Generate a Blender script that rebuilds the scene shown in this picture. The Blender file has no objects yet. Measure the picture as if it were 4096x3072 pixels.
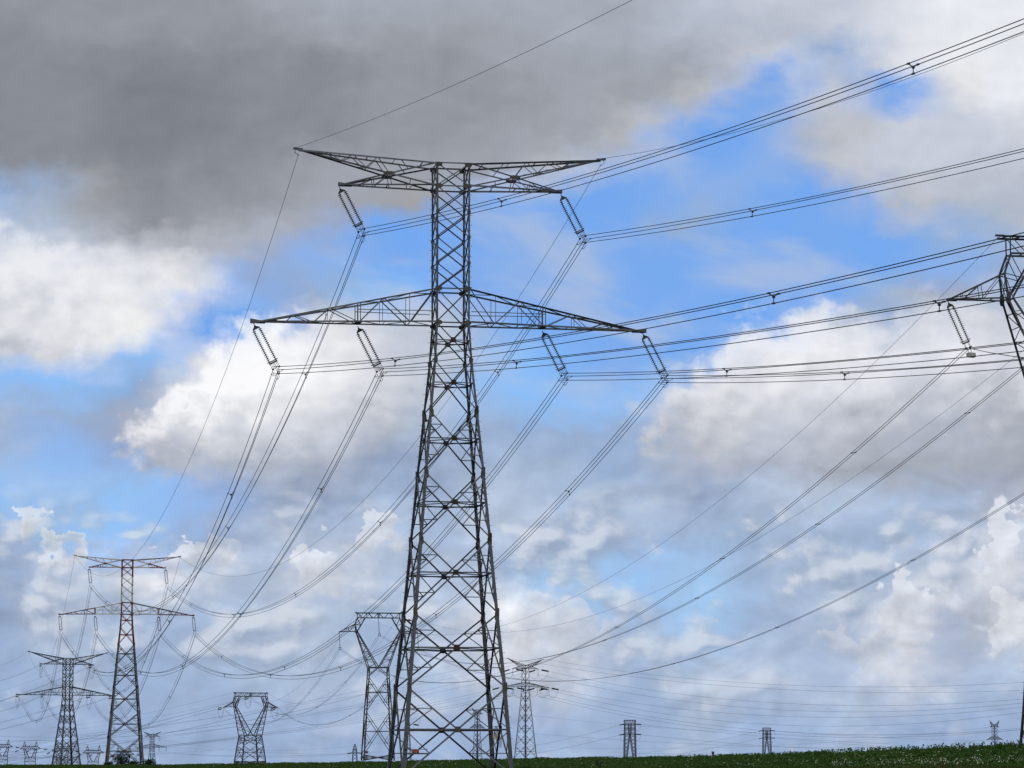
import bpy, math, random
import numpy as np
from mathutils import Vector, Matrix

random.seed(7)
rng = np.random.default_rng(7)
SC = bpy.context.scene
COL = SC.collection
R = math.radians

# ------------------------------------------------------------------ camera
FOCAL = 12000.0            # in pixels of the 4096 wide photograph
PITCH = R(7.032)
EYE = 1.8
cd = bpy.data.cameras.new("camera")
cd.sensor_width = 36.0
cd.lens = 36.0 * FOCAL / 4096.0
cd.clip_start = 0.5
cd.clip_end = 30000.0
cam = bpy.data.objects.new("camera", cd)
COL.objects.link(cam)
cam.location = (0, 0, EYE)
cam.rotation_euler = (R(90) + PITCH, 0, 0)
SC.camera = cam

# ------------------------------------------------------------------ colour management
SC.view_settings.view_transform = 'Standard'
SC.view_settings.look = 'None'
SC.view_settings.exposure = 0.0
SC.view_settings.gamma = 1.0
SC.view_settings.use_curve_mapping = False
SC.cycles.max_bounces = 5
SC.cycles.diffuse_bounces = 3
SC.cycles.use_denoising = True

SUN_EL, SUN_AZ = R(48), R(205)      # azimuth clockwise from +Y (view direction)


def srgb(r, g, b):
    def f(v):
        v /= 255.0
        return v / 12.92 if v <= 0.04045 else ((v + 0.055) / 1.055) ** 2.4
    return (f(r), f(g), f(b), 1.0)


# ------------------------------------------------------------------ world: Nishita sky behind layers of cloud
def build_world():
    w = bpy.data.worlds.new("World")
    SC.world = w
    w.use_nodes = True
    w.cycles.sampling_method = 'MANUAL'
    w.cycles.sample_map_resolution = 512
    nt = w.node_tree
    N, L = nt.nodes, nt.links
    N.clear()

    def put(sock, v):
        if isinstance(v, bpy.types.NodeSocket):
            L.new(v, sock)
        elif v is not None:
            sock.default_value = v

    def m(op, a, b=None, c=None, clamp=False):
        n = N.new('ShaderNodeMath')
        n.operation = op
        n.use_clamp = clamp
        put(n.inputs[0], a)
        put(n.inputs[1], b)
        put(n.inputs[2], c)
        return n.outputs[0]

    def mr(v, a, b, x=0.0, y=1.0, smooth=True):
        n = N.new('ShaderNodeMapRange')
        n.interpolation_type = 'SMOOTHSTEP' if smooth else 'LINEAR'
        n.clamp = True
        put(n.inputs[0], v)
        for i, q in enumerate((a, b, x, y)):
            put(n.inputs[1 + i], q)
        return n.outputs[0]

    def mix(f, a, b, mode='MIX'):
        n = N.new('ShaderNodeMix')
        n.data_type = 'RGBA'
        n.blend_type = mode
        put(n.inputs[0], f)
        put(n.inputs[6], a)
        put(n.inputs[7], b)
        return n.outputs[2]

    def xyz(x, y, z=0.0):
        n = N.new('ShaderNodeCombineXYZ')
        put(n.inputs[0], x)
        put(n.inputs[1], y)
        put(n.inputs[2], z)
        return n.outputs[0]

    def noise(vec, scale, detail=4.0, rough=0.5, dist=0.0):
        n = N.new('ShaderNodeTexNoise')
        n.noise_dimensions = '2D'
        put(n.inputs['Vector'], vec)
        n.inputs['Scale'].default_value = scale
        n.inputs['Detail'].default_value = detail
        n.inputs['Roughness'].default_value = rough
        n.inputs['Distortion'].default_value = dist
        return n.outputs[0], n.outputs[1]

    tc = N.new('ShaderNodeTexCoord')
    sp = N.new('ShaderNodeSeparateXYZ')
    L.new(tc.outputs['Generated'], sp.inputs[0])
    az = m('ARCTAN2', sp.outputs[0], sp.outputs[1])
    el = m('ARCSINE', sp.outputs[2])
    # cloud-map coordinates: azimuth and elevation, 12 units to the radian
    U = m('MULTIPLY_ADD', az, 12.0, 2.048)
    V = m('MULTIPLY_ADD', el, -12.0, 1.536 + 12.0 * PITCH)

    # wind-torn edges: the map is looked up through turbulent offsets
    base = xyz(U, m('MULTIPLY', V, 1.35))
    _, c1 = noise(base, 1.3, 3.0, 0.5)
    _, c2 = noise(base, 6.5, 5.5, 0.58)
    s1 = N.new('ShaderNodeSeparateColor'); L.new(c1, s1.inputs[0])
    s2 = N.new('ShaderNodeSeparateColor'); L.new(c2, s2.inputs[0])
    low = mr(V, 1.5, 2.3)                      # nearer the horizon the heaps are smaller and crisper
    a2 = m('MULTIPLY_ADD', low, 0.06, 0.22)
    Uw = m('ADD', U, m('MULTIPLY_ADD', m('SUBTRACT', s1.outputs[0], 0.5), 0.32, m('MULTIPLY', m('SUBTRACT', s2.outputs[0], 0.5), a2)))
    Vw = m('ADD', V, m('MULTIPLY_ADD', m('SUBTRACT', s1.outputs[1], 0.5), 0.24, m('MULTIPLY', m('SUBTRACT', s2.outputs[1], 0.5), m('MULTIPLY', a2, 0.8))))

    PAL = dict(a=(127, 131, 139), b=(136, 140, 148), c=(147, 151, 160), d=(158, 163, 173), e=(166, 172, 184),
               f=(181, 188, 203), g=(196, 202, 216), h=(213, 217, 227), i=(230, 233, 239), j=(249, 249, 252),
               B=(100, 155, 238), C=(110, 165, 243), D=(134, 186, 250), E=(154, 194, 238), m=(134, 174, 237),
               n=(152, 175, 210), o=(164, 184, 213), p=(180, 195, 218), q=(146, 164, 194), r=(160, 171, 194), s=(173, 180, 197))
    rows = [
        (0,    "c c c c d e e e e e e f g g h i i"),
        (140,  "b c c c c d d d d e e f f g h i i"),
        (270,  "b b b b b b c c d d d e g n h i i"),
        (390,  "b b a a b b c c c d d f C g C h i"),
        (510,  "b b a a b b c c d d f C m f g g h"),
        (640,  "b b a b c d d d d f m C m f g g g"),
        (780,  "n d b c c d d d m C C m m C f f f"),
        (920,  "p e c c e r C C C C C n C C C n f"),
        (1050, "h g e e r m C C m m C C C C C m n"),
        (1180, "i i i h m n D C m m C C C C n r n"),
        (1310, "i j i C C g g p C C C C C g n g f"),
        (1440, "g h D h j i g p D C C C h i h g f"),
        (1570, "D D n i j i g p D D D g h h g f e"),
        (1700, "o n s h i h f o n n n f g g f f e"),
        (1850, "o m r f f s q q o o n s s e e e e"),
        (2000, "D D D m q q o o p o p q p p o r s"),
        (2150, "o D D n p p p o p n o o o o o p h"),
        (2300, "q p h i p h p p o E D E o o p h g"),
        (2480, "q p o o p p o p i p o E o p h s i"),
        (2700, "n o n o o p o p g g o p p p h p p"),
        (2950, "n n n n n n n n n o n o n o n n n"),
    ]
    fx = m('DIVIDE', m('ADD', Uw, 0.3), 4.696)
    colour = None
    for i, (v, s) in enumerate(rows):
        n = N.new('ShaderNodeValToRGB')
        cr = n.color_ramp
        cr.interpolation = 'CARDINAL'
        keys = s.split()
        while len(cr.elements) < len(keys):
            cr.elements.new(0.5)
        for j, kx in enumerate(keys):
            cr.elements[j].position = (0.256 * j + 0.3) / 4.696
        for j, kx in enumerate(keys):
            cr.elements[j].color = srgb(*PAL[kx])
        L.new(fx, n.inputs[0])
        if colour is None:
            colour = n.outputs[0]
        else:
            colour = mix(mr(Vw, rows[i - 1][0] / 1000.0, v / 1000.0, 0.0, 1.0, False), colour, n.outputs[0])

    # how much open sky is in the layer (blue minus red over blue)
    sc_ = N.new('ShaderNodeSeparateColor'); L.new(colour, sc_.inputs[0])
    blue = m('DIVIDE', m('SUBTRACT', sc_.outputs[2], sc_.outputs[0]), sc_.outputs[2])
    open_sky = mr(blue, 0.45, 0.8)

    # body of the clouds: soft folds lit from the upper left
    lit, _ = noise(xyz(m('ADD', U, 13.0), m('MULTIPLY', V, 1.5)), 4.0, 6.0, 0.52, 0.3)
    lit2, _ = noise(xyz(m('ADD', U, 13.035), m('MULTIPLY', m('ADD', V, 0.04), 1.5)), 4.0, 6.0, 0.52, 0.3)
    relief = m('SUBTRACT', lit2, lit)
    fold, _ = noise(xyz(m('ADD', U, 29.0), m('MULTIPLY', V, 1.8)), 2.0, 5.0, 0.55, 0.2)
    amp = m('MULTIPLY', m('SUBTRACT', 1.0, open_sky), m('MULTIPLY_ADD', low, 0.75, 0.38))
    gain = m('MULTIPLY_ADD', m('MULTIPLY', relief, amp), 0.55, 1.0)
    gain = m('ADD', gain, m('MULTIPLY', m('MULTIPLY', m('SUBTRACT', fold, 0.5), amp), 0.26))
    g3 = N.new('ShaderNodeCombineColor')
    for k in range(3):
        L.new(gain, g3.inputs[k])
    colour = mix(1.0, colour, g3.outputs[0], 'MULTIPLY')

    # crisp cumulus heads: (u, v, half width, half height, brightness)
    _, cb = noise(xyz(m('ADD', U, 41.0), m('MULTIPLY', V, 1.2)), 7.0, 5.0, 0.55)
    sb = N.new('ShaderNodeSeparateColor'); L.new(cb, sb.inputs[0])
    du = m('MULTIPLY', m('SUBTRACT', sb.outputs[0], 0.5), 0.36)
    dv = m('MULTIPLY', m('SUBTRACT', sb.outputs[1], 0.5), 0.36)
    Ub, Vb = m('ADD', U, du), m('ADD', V, dv)
    # torn wisps drifting across the open blue
    w1, _ = noise(xyz(m('ADD', m('MULTIPLY', U, 1.0), m('MULTIPLY', V, -0.7)), m('ADD', m('MULTIPLY', V, 2.0), 57.0)), 1.7, 4.5, 0.52, 0.2)
    wisp = m('MULTIPLY', mr(w1, 0.45, 0.74), mr(V, 2.0, 1.5))
    colour = mix(m('MULTIPLY', m('MULTIPLY', m('MULTIPLY', wisp, 0.55), mr(U, 0.9, 1.7)), mr(blue, 0.25, 0.5)), colour, srgb(192, 199, 216))

    def ramp2(t, dark, bright):
        c = mix(t, srgb(*dark), srgb(*bright))
        return c

    # heaped cloud over the lower sky: lumps with a sunlit upper left edge
    def lumps(du_, dv_):
        vec = xyz(m('ADD', U, du_), m('MULTIPLY', m('ADD', V, dv_), 1.55))
        f, fc = noise(vec, 1.9, 6.0, 0.54, 0.15)
        wv = N.new('ShaderNodeVectorMath'); wv.operation = 'MULTIPLY_ADD'
        L.new(fc, wv.inputs[0]); wv.inputs[1].default_value = (0.22, 0.22, 0.0); L.new(vec, wv.inputs[2])
        vo = N.new('ShaderNodeTexVoronoi'); vo.feature = 'F1'; vo.voronoi_dimensions = '2D'
        vo.inputs['Scale'].default_value = 4.2
        vo.inputs['Detail'].default_value = 1.0
        vo.inputs['Roughness'].default_value = 0.5
        L.new(wv.outputs[0], vo.inputs['Vector'])
        return m('MULTIPLY_ADD', vo.outputs['Distance'], -0.22, m('ADD', f, 0.11))
    D0, D1 = lumps(0.0, 0.0), lumps(-0.035, -0.04)
    cov = m('MULTIPLY', mr(D0, 0.46, 0.63), mr(V, 1.85, 2.15))
    lit_edge = m('MULTIPLY_ADD', m('SUBTRACT', D0, D1), 5.5, 0.45, clamp=True)
    heap = ramp2(lit_edge, (151, 167, 193), (214, 220, 231))
    fade = mr(V, 2.45, 2.95, 1.0, 0.35)
    colour = mix(m('MULTIPLY', m('MULTIPLY', cov, 0.75), fade), colour, heap)
    # thin bluish veils between the heaps
    gap = m('MULTIPLY', mr(D0, 0.47, 0.36), mr(V, 1.9, 2.2))
    colour = mix(m('MULTIPLY', gap, 0.30), colour, srgb(152, 173, 208))

    def mass(circles, bright, dark, v0, v1, fade0, fade1, alpha, xg=0.25, soft=0.05):
        d = None
        for (cu, cv, r) in circles:
            x, y = m('SUBTRACT', Ub, cu), m('SUBTRACT', Vb, cv)
            q = m('SUBTRACT', m('SQRT', m('ADD', m('MULTIPLY', x, x), m('MULTIPLY', y, y))), r)
            d = q if d is None else m('SMOOTH_MIN', d, q, 0.05)
        u0 = sum(c[0] for c in circles) / len(circles)
        side = mr(m('ADD', m('SUBTRACT', Ub, u0), m('SUBTRACT', Vb, v0)), -0.2, 0.5, soft, soft * 4)
        k = mr(d, m('MULTIPLY', side, -1.0), m('MULTIPLY', side, 0.6), 1.0, 0.0)
        k = m('MULTIPLY', k, mr(Vb, fade0, fade1, 1.0, 0.0))
        t = m('MULTIPLY_ADD', m('SUBTRACT', U, u0), -xg, mr(Vb, v0, v1, 1.0, 0.0))
        t = m('ADD', m('ADD', t, m('MULTIPLY', relief, 0.45)), m('MULTIPLY', m('SUBTRACT', D0, D1), 0.9), clamp=True)
        return mix(m('MULTIPLY', k, alpha), colour, ramp2(t, dark, bright))

    colour = mass([(1.15, 1.52, .24), (0.95, 1.60, .20), (0.78, 1.68, .15), (1.33, 1.50, .22), (1.52, 1.58, .16), (1.03, 1.40, .12), (0.60, 1.78, .11)],
                  (252, 252, 254), (166, 172, 185), 1.50, 1.86, 1.74, 1.94, 0.86, 0.8, 0.065)
    colour = mass([(0.10, 1.20, .24), (0.36, 1.16, .18), (0.58, 1.13, .14), (0.74, 1.12, .09), (0.02, 1.36, .16), (0.30, 1.30, .14)],
                  (240, 241, 245), (174, 179, 191), 1.06, 1.46, 1.38, 1.52, 0.75, 0.15, 0.11)
    colour = mass([(3.05, 1.52, .22), (3.22, 1.42, .19), (3.36, 1.35, .10), (2.84, 1.64, .18), (2.64, 1.73, .12), (3.52, 1.56, .24), (3.88, 1.50, .26), (3.74, 1.36, .12), (4.15, 1.55, .28), (3.4, 1.70, .20)],
                  (240, 241, 246), (168, 173, 184), 1.34, 1.90, 1.74, 1.94, 0.85, 0.12, 0.075)

    # crisp cumulus heads standing up out of the haze: (u, v, half width, half height, brightness)
    heads = [(3.62, 2.39, 0.09, 0.09, 0.84), (4.00, 2.17, 0.08, 0.12, 0.86), (4.06, 2.50, 0.12, 0.07, 0.78),
             (1.27, 2.23, 0.05, 0.08, 0.84), (1.50, 2.13, 0.07, 0.05, 0.78), (0.74, 2.22, 0.10, 0.05, 0.80),
             (2.20, 2.47, 0.16, 0.07, 0.76), (0.12, 2.10, 0.04, 0.06, 0.78),
             (0.25, 2.20, 0.05, 0.03, 0.80), (3.46, 2.55, 0.14, 0.05, 0.70)]
    for (hu, hv, a, b, br) in heads:
        x = m('DIVIDE', m('SUBTRACT', Ub, hu), a)
        y = m('DIVIDE', m('SUBTRACT', Vb, hv), b)
        d = m('SQRT', m('ADD', m('MULTIPLY', x, x), m('MULTIPLY', y, y)))
        edge = m('ADD', m('MULTIPLY', y, 0.5), m('MULTIPLY', x, 0.25))
        k = mr(d, 0.9, m('ADD', 1.15, mr(edge, -0.2, 0.5, 0.0, 1.1)), 1.0, 0.0)
        shade = m('MULTIPLY_ADD', relief, 0.5, m('SUBTRACT', br, m('MULTIPLY', mr(edge, -0.2, 0.8), 0.22)))
        cc = N.new('ShaderNodeCombineColor')
        L.new(m('MULTIPLY', shade, 0.94), cc.inputs[0])
        L.new(m('MULTIPLY', shade, 0.975), cc.inputs[1])
        L.new(m('MULTIPLY', shade, 1.06), cc.inputs[2])
        colour = mix(m('MULTIPLY', k, 0.45 if br < 0.77 else 0.72), colour, cc.outputs[0])

    sky = N.new('ShaderNodeTexSky')
    sky.sky_type = 'NISHITA'
    sky.sun_disc = False
    sky.sun_elevation = SUN_EL
    sky.sun_rotation = SUN_AZ
    sky.air_density = 1.0
    sky.dust_density = 0.3
    sky.ozone_density = 2.0
    bg_sky = N.new('ShaderNodeBackground')
    L.new(sky.outputs[0], bg_sky.inputs[0])
    bg_sky.inputs[1].default_value = 0.1
    bg_cloud = N.new('ShaderNodeBackground')
    L.new(colour, bg_cloud.inputs[0])
    bg_cloud.inputs[1].default_value = 1.0
    ms = N.new('ShaderNodeMixShader')
    L.new(m('MULTIPLY_ADD', open_sky, -0.22, 1.0), ms.inputs[0])
    L.new(bg_sky.outputs[0], ms.inputs[1])
    L.new(bg_cloud.outputs[0], ms.inputs[2])
    out = N.new('ShaderNodeOutputWorld')
    L.new(ms.outputs[0], out.inputs[0])


build_world()

sl = bpy.data.lights.new("sun", 'SUN')
sl.energy = 2.0
sl.angle = R(0.53)
sl.color = (1.0, 0.95, 0.87)
so = bpy.data.objects.new("sun", sl)
COL.objects.link(so)
sd = Vector((math.sin(SUN_AZ) * math.cos(SUN_EL), math.cos(SUN_AZ) * math.cos(SUN_EL), math.sin(SUN_EL)))
so.rotation_euler = sd.to_track_quat('Z', 'Y').to_euler()


# ------------------------------------------------------------------ materials
def material(name, col, rough=0.6, metal=0.0, var=0.25, scale=3.0, spec=0.4):
    mt = bpy.data.materials.new(name)
    mt.use_nodes = True
    nt = mt.node_tree
    b = nt.nodes['Principled BSDF']
    tc = nt.nodes.new('ShaderNodeTexCoord')
    nz = nt.nodes.new('ShaderNodeTexNoise')
    nz.inputs['Scale'].default_value = scale
    nz.inputs['Detail'].default_value = 6
    nt.links.new(tc.outputs['Object'], nz.inputs['Vector'])
    rp = nt.nodes.new('ShaderNodeValToRGB')
    rp.color_ramp.elements[0].position = 0.3
    rp.color_ramp.elements[1].position = 0.7
    rp.color_ramp.elements[0].color = tuple(c * (1 - var) for c in col) + (1,)
    rp.color_ramp.elements[1].color = tuple(min(1, c * (1 + var)) for c in col) + (1,)
    nt.links.new(nz.outputs[0], rp.inputs[0])
    nt.links.new(rp.outputs[0], b.inputs['Base Color'])
    b.inputs['Roughness'].default_value = rough
    b.inputs['Metallic'].default_value = metal
    b.inputs['Specular IOR Level'].default_value = spec
    return mt


STEEL = material("galvanised_steel", (0.060, 0.067, 0.076), 0.55, 0.25, 0.25, 1.7)
STEELS = [STEEL, material("bright_galvanised_steel", (0.088, 0.097, 0.108), 0.5, 0.3, 0.25, 1.3), material("stained_galvanised_steel", (0.044, 0.045, 0.046), 0.7, 0.15, 0.35, 2.3)]
DARKSTEEL = material("weathered_steel", (0.028, 0.030, 0.036), 0.65, 0.1, 0.25, 1.5)
MIDSTEEL = material("dull_steel", (0.042, 0.043, 0.049), 0.65, 0.1, 0.25, 1.5)
PLATE = material("gusset_steel", (0.042, 0.041, 0.036), 0.75, 0.1, 0.3, 2.0)
RUST = material("rust_stained_steel", (0.034, 0.027, 0.018), 0.9, 0.0, 0.3, 3.0, 0.1)
REDP = material("faded_red_paint", (0.11, 0.018, 0.018), 0.7, 0.0, 0.25, 0.6)
WHITEP = material("grey_white_paint", (0.40, 0.40, 0.38), 0.7, 0.0, 0.15, 0.6)
GLASS = material("dark_green_glass", (0.012, 0.022, 0.02), 0.25, 0.0, 0.2, 8.0, 0.5)
FIT = material("dark_fittings", (0.025, 0.025, 0.027), 0.6, 0.2, 0.25, 5.0)
RINGM = material("aluminium_ring", (0.16, 0.16, 0.16), 0.5, 0.3, 0.2, 5.0)
WIRE = material("aluminium_conductor", (0.014, 0.015, 0.018), 0.6, 0.1, 0.2, 0.3)
FARWIRE = material("weathered_conductor", (0.025, 0.026, 0.03), 0.7, 0.1, 0.2, 0.3)
BOX = material("cabinet_paint", (0.30, 0.31, 0.29), 0.6, 0.0, 0.15, 4.0)
SIGNRED = material("sign_red", (0.20, 0.035, 0.018), 0.6, 0.0, 0.2, 6.0)
SIGNPALE = material("sign_pale", (0.55, 0.42, 0.36), 0.6, 0.0, 0.1, 6.0)


# ------------------------------------------------------------------ mesh helpers
def V3(a):
    return np.array(a, float)


def unit(a):
    a = np.asarray(a, float)
    n = np.linalg.norm(a)
    return a / n if n > 1e-9 else a


class MB:
    """Collects shapes and links them as ONE mesh object."""

    def __init__(self):
        self.v, self.f, self.mi, self.mats = [], [], [], []

    def mat(self, m):
        if m not in self.mats:
            self.mats.append(m)
        return self.mats.index(m)

    def loft(self, rings, m, closed=True, caps=True):
        i0 = len(self.v)
        k = len(rings[0])
        mi = self.mat(m)
        for r in rings:
            self.v.extend(map(tuple, r))
        for a in range(len(rings) - 1):
            for j in range(k if closed else k - 1):
                j2 = (j + 1) % k
                self.f.append((i0 + a * k + j, i0 + a * k + j2, i0 + (a + 1) * k + j2, i0 + (a + 1) * k + j))
                self.mi.append(mi)
        if caps and closed:
            self.f.append(tuple(i0 + j for j in reversed(range(k))))
            self.f.append(tuple(i0 + (len(rings) - 1) * k + j for j in range(k)))
            self.mi += [mi, mi]

    def angle(self, p0, p1, w, n, m, off=0.0, th=None, flip=False):
        """rolled steel angle: one flange in the face with normal n, the other turned inward"""
        if m is STEEL:
            m = random.choice(STEELS)
        p0, p1 = V3(p0), V3(p1)
        d = unit(p1 - p0)
        n = V3(n)
        n = n - d * (n @ d)
        if np.linalg.norm(n) < 1e-4:
            n = np.cross(d, (0.3, 0.9, 0.1))
        n = unit(n)
        t = np.cross(d, n)
        if flip:
            t = -t
        th = th or max(0.012, 0.13 * w)
        o = n * (off + random.uniform(-0.003, 0.003)) - t * w * 0.5
        prof = [(0, 0), (w, 0), (w, -th), (th, -th), (th, -w), (0, -w)]
        if not flip:
            prof = prof[::-1]
        self.loft([[p + o + t * a + n * b for a, b in prof] for p in (p0, p1)], m)

    def lleg(self, p0, p1, w, u, v, m, th=None):
        """corner leg: flanges along u and v from the outer corner"""
        th = th or 0.13 * w
        u, v = V3(u), V3(v)
        prof = [(0, 0), (w, 0), (w, th), (th, th), (th, w), (0, w)]
        self.loft([[V3(p) + u * a + v * b for a, b in prof] for p in (p0, p1)], m)

    def bar(self, p0, p1, w, m, h=None, sides=4):
        p0, p1 = V3(p0), V3(p1)
        d = unit(p1 - p0)
        a = np.array((0, 0, 1.0)) if abs(d[2]) < 0.9 else np.array((1.0, 0, 0))
        x = unit(np.cross(d, a))
        y = np.cross(x, d)
        h = h or w
        ph = math.pi / 4 if sides == 4 else 0.3
        k = 0.7071 if sides == 4 else 0.5
        ring = [(math.cos(ph + 2 * math.pi * i / sides) * w * k, math.sin(ph + 2 * math.pi * i / sides) * h * k) for i in range(sides)]
        self.loft([[p + x * a_ + y * b_ for a_, b_ in ring] for p in (p0, p1)], m)

    def tube(self, pts, r, m, sides=5):
        pts = [V3(p) for p in pts]
        rings = []
        for i, p in enumerate(pts):
            d = unit(pts[min(i + 1, len(pts) - 1)] - pts[max(i - 1, 0)])
            a = np.array((0, 0, 1.0)) if abs(d[2]) < 0.95 else np.array((1.0, 0, 0))
            x = unit(np.cross(d, a))
            y = np.cross(x, d)
            rings.append([p + (x * math.cos(2 * math.pi * j / sides) + y * math.sin(2 * math.pi * j / sides)) * r for j in range(sides)])
        self.loft(rings, m)

    def lathe(self, o, ax, prof, m, sides=8):
        """prof: list of (distance along axis, radius)"""
        o, ax = V3(o), unit(ax)
        a = np.array((0, 1.0, 0)) if abs(ax[1]) < 0.9 else np.array((1.0, 0, 0))
        x = unit(np.cross(ax, a))
        y = np.cross(ax, x)
        self.loft([[o + ax * s + (x * math.cos(2 * math.pi * j / sides) + y * math.sin(2 * math.pi * j / sides)) * r for j in range(sides)]
                   for s, r in prof], m)

    def plate(self, c, n, up, pts, th, m):
        c, n = V3(c), unit(n)
        up = V3(up)
        up = unit(up - n * (up @ n))
        x = np.cross(up, n)
        self.loft([[c + x * a + up * b + n * s for a, b in pts] for s in (-th / 2, th / 2)], m)

    def build(self, name, parent=None):
        me = bpy.data.meshes.new(name)
        me.from_pydata([tuple(map(float, p)) for p in self.v], [], self.f)
        for mt in self.mats:
            me.materials.append(mt)
        me.polygons.foreach_set('material_index', self.mi)
        me.update()
        o = bpy.data.objects.new(name, me)
        COL.objects.link(o)
        if parent is not None:
            o.parent = parent
        return o


def thing(name, label, cat, loc=(0, 0, 0), rz=0.0, group=None):
    o = bpy.data.objects.new(name, None)
    o.empty_display_size = 1.0
    COL.objects.link(o)
    o.location = loc
    o.rotation_euler = (0, 0, rz)
    o['label'] = label
    o['category'] = cat
    if group:
        o['group'] = group
    return o


def tag(o, label, cat, group=None, kind=None):
    o['label'] = label
    o['category'] = cat
    if group:
        o['group'] = group
    if kind:
        o['kind'] = kind
    return o


def copy_tree(o, parent=None):
    c = o.copy()
    COL.objects.link(c)
    if parent is not None:
        c.parent = parent
    for ch in list(o.children):
        copy_tree(ch, c)
    return c


def at(px, py, dist):
    """world point seen at photo pixel (px, py) at distance dist along +Y"""
    a, b = (px - 2048) / FOCAL, (1536 - py) / FOCAL
    c, s = math.cos(PITCH), math.sin(PITCH)
    y = c - b * s
    return np.array([a * dist / y, dist, (s + b * c) * dist / y + EYE])


def to_world(p, loc, rz, k=1.0):
    c, s = math.cos(rz), math.sin(rz)
    return np.array([loc[0] + k * (p[0] * c - p[1] * s), loc[1] + k * (p[0] * s + p[1] * c), loc[2] + k * p[2]])


def rot(v, rz):
    c, s = math.cos(rz), math.sin(rz)
    return np.array([v[0] * c - v[1] * s, v[0] * s + v[1] * c, v[2]])


# ------------------------------------------------------------------ terrain
CREST_PX = [-4000, 0, 600, 1000, 1500, 1800, 2300, 2700, 3000, 3300, 3500, 3700, 3900, 4096, 4600, 8000]
CREST_PY = [3053, 3053, 3053, 3049, 3042, 3036, 3027, 3024, 3020, 3013, 3007, 3004, 2999, 2995, 2989, 2975]
CREST_D = [430, 430, 430, 430, 420, 410, 385, 360, 335, 300, 280, 262, 250, 240, 235, 230]
FOOT_D = [345, 345, 345, 345, 335, 318, 300, 285, 265, 240, 222, 208, 198, 190, 186, 180]


def ground_z(x, y):
    x, y = np.asarray(x, float), np.asarray(y, float)
    px = 2048 + FOCAL * x / np.maximum(y, 60.0)
    cd_ = np.interp(px, CREST_PX, CREST_D)
    fd = np.interp(px, CREST_PX, FOOT_D)
    cpy = np.interp(px, CREST_PX, CREST_PY)
    hor = 1536 + FOCAL * math.tan(PITCH)
    zc = EYE + cd_ * (hor - cpy) / FOCAL - 0.35
    zf = EYE + fd * (hor - 3080) / FOCAL - 0.1
    s1 = np.clip((y - 200) / np.maximum(fd - 200, 1.0), 0, 1) if False else np.clip(y / fd, 0, 1)
    z = np.where(y < fd, zf * s1 ** 6, 0)
    s2 = np.clip((y - fd) / (cd_ - fd), 0, 1)
    s2s = np.sin(s2 * math.pi / 2) ** 1.0
    z = np.where((y >= fd) & (y < cd_), zf + (zc - zf) * s2s, z)
    z = np.where(y >= cd_, zc - 0.007 * (y - cd_) * np.clip((y - cd_) / 60, 0, 1), z)
    return z


def mat_soil():
    mt = material("field_soil_green", (0.022, 0.042, 0.012), 0.95, 0.0, 0.4, 0.8, 0.1)
    return mt


def build_ground():
    ys = np.concatenate([np.linspace(-150, 150, 8), np.linspace(160, 460, 101), np.linspace(480, 900, 22), np.geomspace(1000, 9000, 14)])
    cs = np.concatenate([np.linspace(-1.6, -0.24, 10), np.linspace(-0.22, 0.22, 111), np.linspace(0.24, 1.6, 10)])
    Y, Cc = np.meshgrid(ys, cs, indexing='ij')
    X = Cc * (np.maximum(Y, 0) + 60.0)
    Z = ground_z(X, Y)
    bump = 0.05 * np.sin(X * 0.9 + 1.3 * np.sin(Y * 0.31)) * np.sin(Y * 0.53 + 0.7)
    Z = Z + np.where((Y > 150) & (Y < 460), bump, 0)
    nv = X.shape
    me = bpy.data.meshes.new("ground")
    verts = np.stack([X, Y, Z], -1).reshape(-1, 3)
    idx = np.arange(nv[0] * nv[1]).reshape(nv)
    quads = np.stack([idx[:-1, :-1], idx[:-1, 1:], idx[1:, 1:], idx[1:, :-1]], -1).reshape(-1, 4)
    me.from_pydata(verts.tolist(), [], quads.tolist())
    me.materials.append(mat_soil())
    me.update()
    for p in me.polygons:
        p.use_smooth = True
    o = bpy.data.objects.new("ground", me)
    o['kind'] = 'structure'
    COL.objects.link(o)


build_ground()


def leaf_material(name, col, trans=0.35, var=0.45):
    mt = bpy.data.materials.new(name)
    mt.use_nodes = True
    nt = mt.node_tree
    nt.nodes.clear()
    geo = nt.nodes.new('ShaderNodeNewGeometry')
    rp = nt.nodes.new('ShaderNodeValToRGB')
    rp.color_ramp.elements[0].color = tuple(c * (1 - var) for c in col) + (1,)
    rp.color_ramp.elements[1].color = tuple(min(1, c * (1 + var)) for c in col) + (1,)
    nt.links.new(geo.outputs['Random Per Island'], rp.inputs[0])
    d = nt.nodes.new('ShaderNodeBsdfDiffuse')
    t = nt.nodes.new('ShaderNodeBsdfTranslucent')
    nt.links.new(rp.outputs[0], d.inputs[0])
    nt.links.new(rp.outputs[0], t.inputs[0])
    ms = nt.nodes.new('ShaderNodeMixShader')
    ms.inputs[0].default_value = trans
    nt.links.new(d.outputs[0], ms.inputs[1])
    nt.links.new(t.outputs[0], ms.inputs[2])
    o = nt.nodes.new('ShaderNodeOutputMaterial')
    nt.links.new(ms.outputs[0], o.inputs[0])
    return mt


LEAF = leaf_material("potato_leaf", (0.040, 0.082, 0.021))
LEAFDK = leaf_material("bush_leaf", (0.014, 0.030, 0.010))
PETAL = leaf_material("white_petal", (0.62, 0.62, 0.55), 0.2, 0.12)
STRAW = leaf_material("dry_weed", (0.085, 0.062, 0.034), 0.3, 0.5)
GRASSM = leaf_material("field_grass", (0.045, 0.062, 0.018), 0.3, 0.4)


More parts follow.
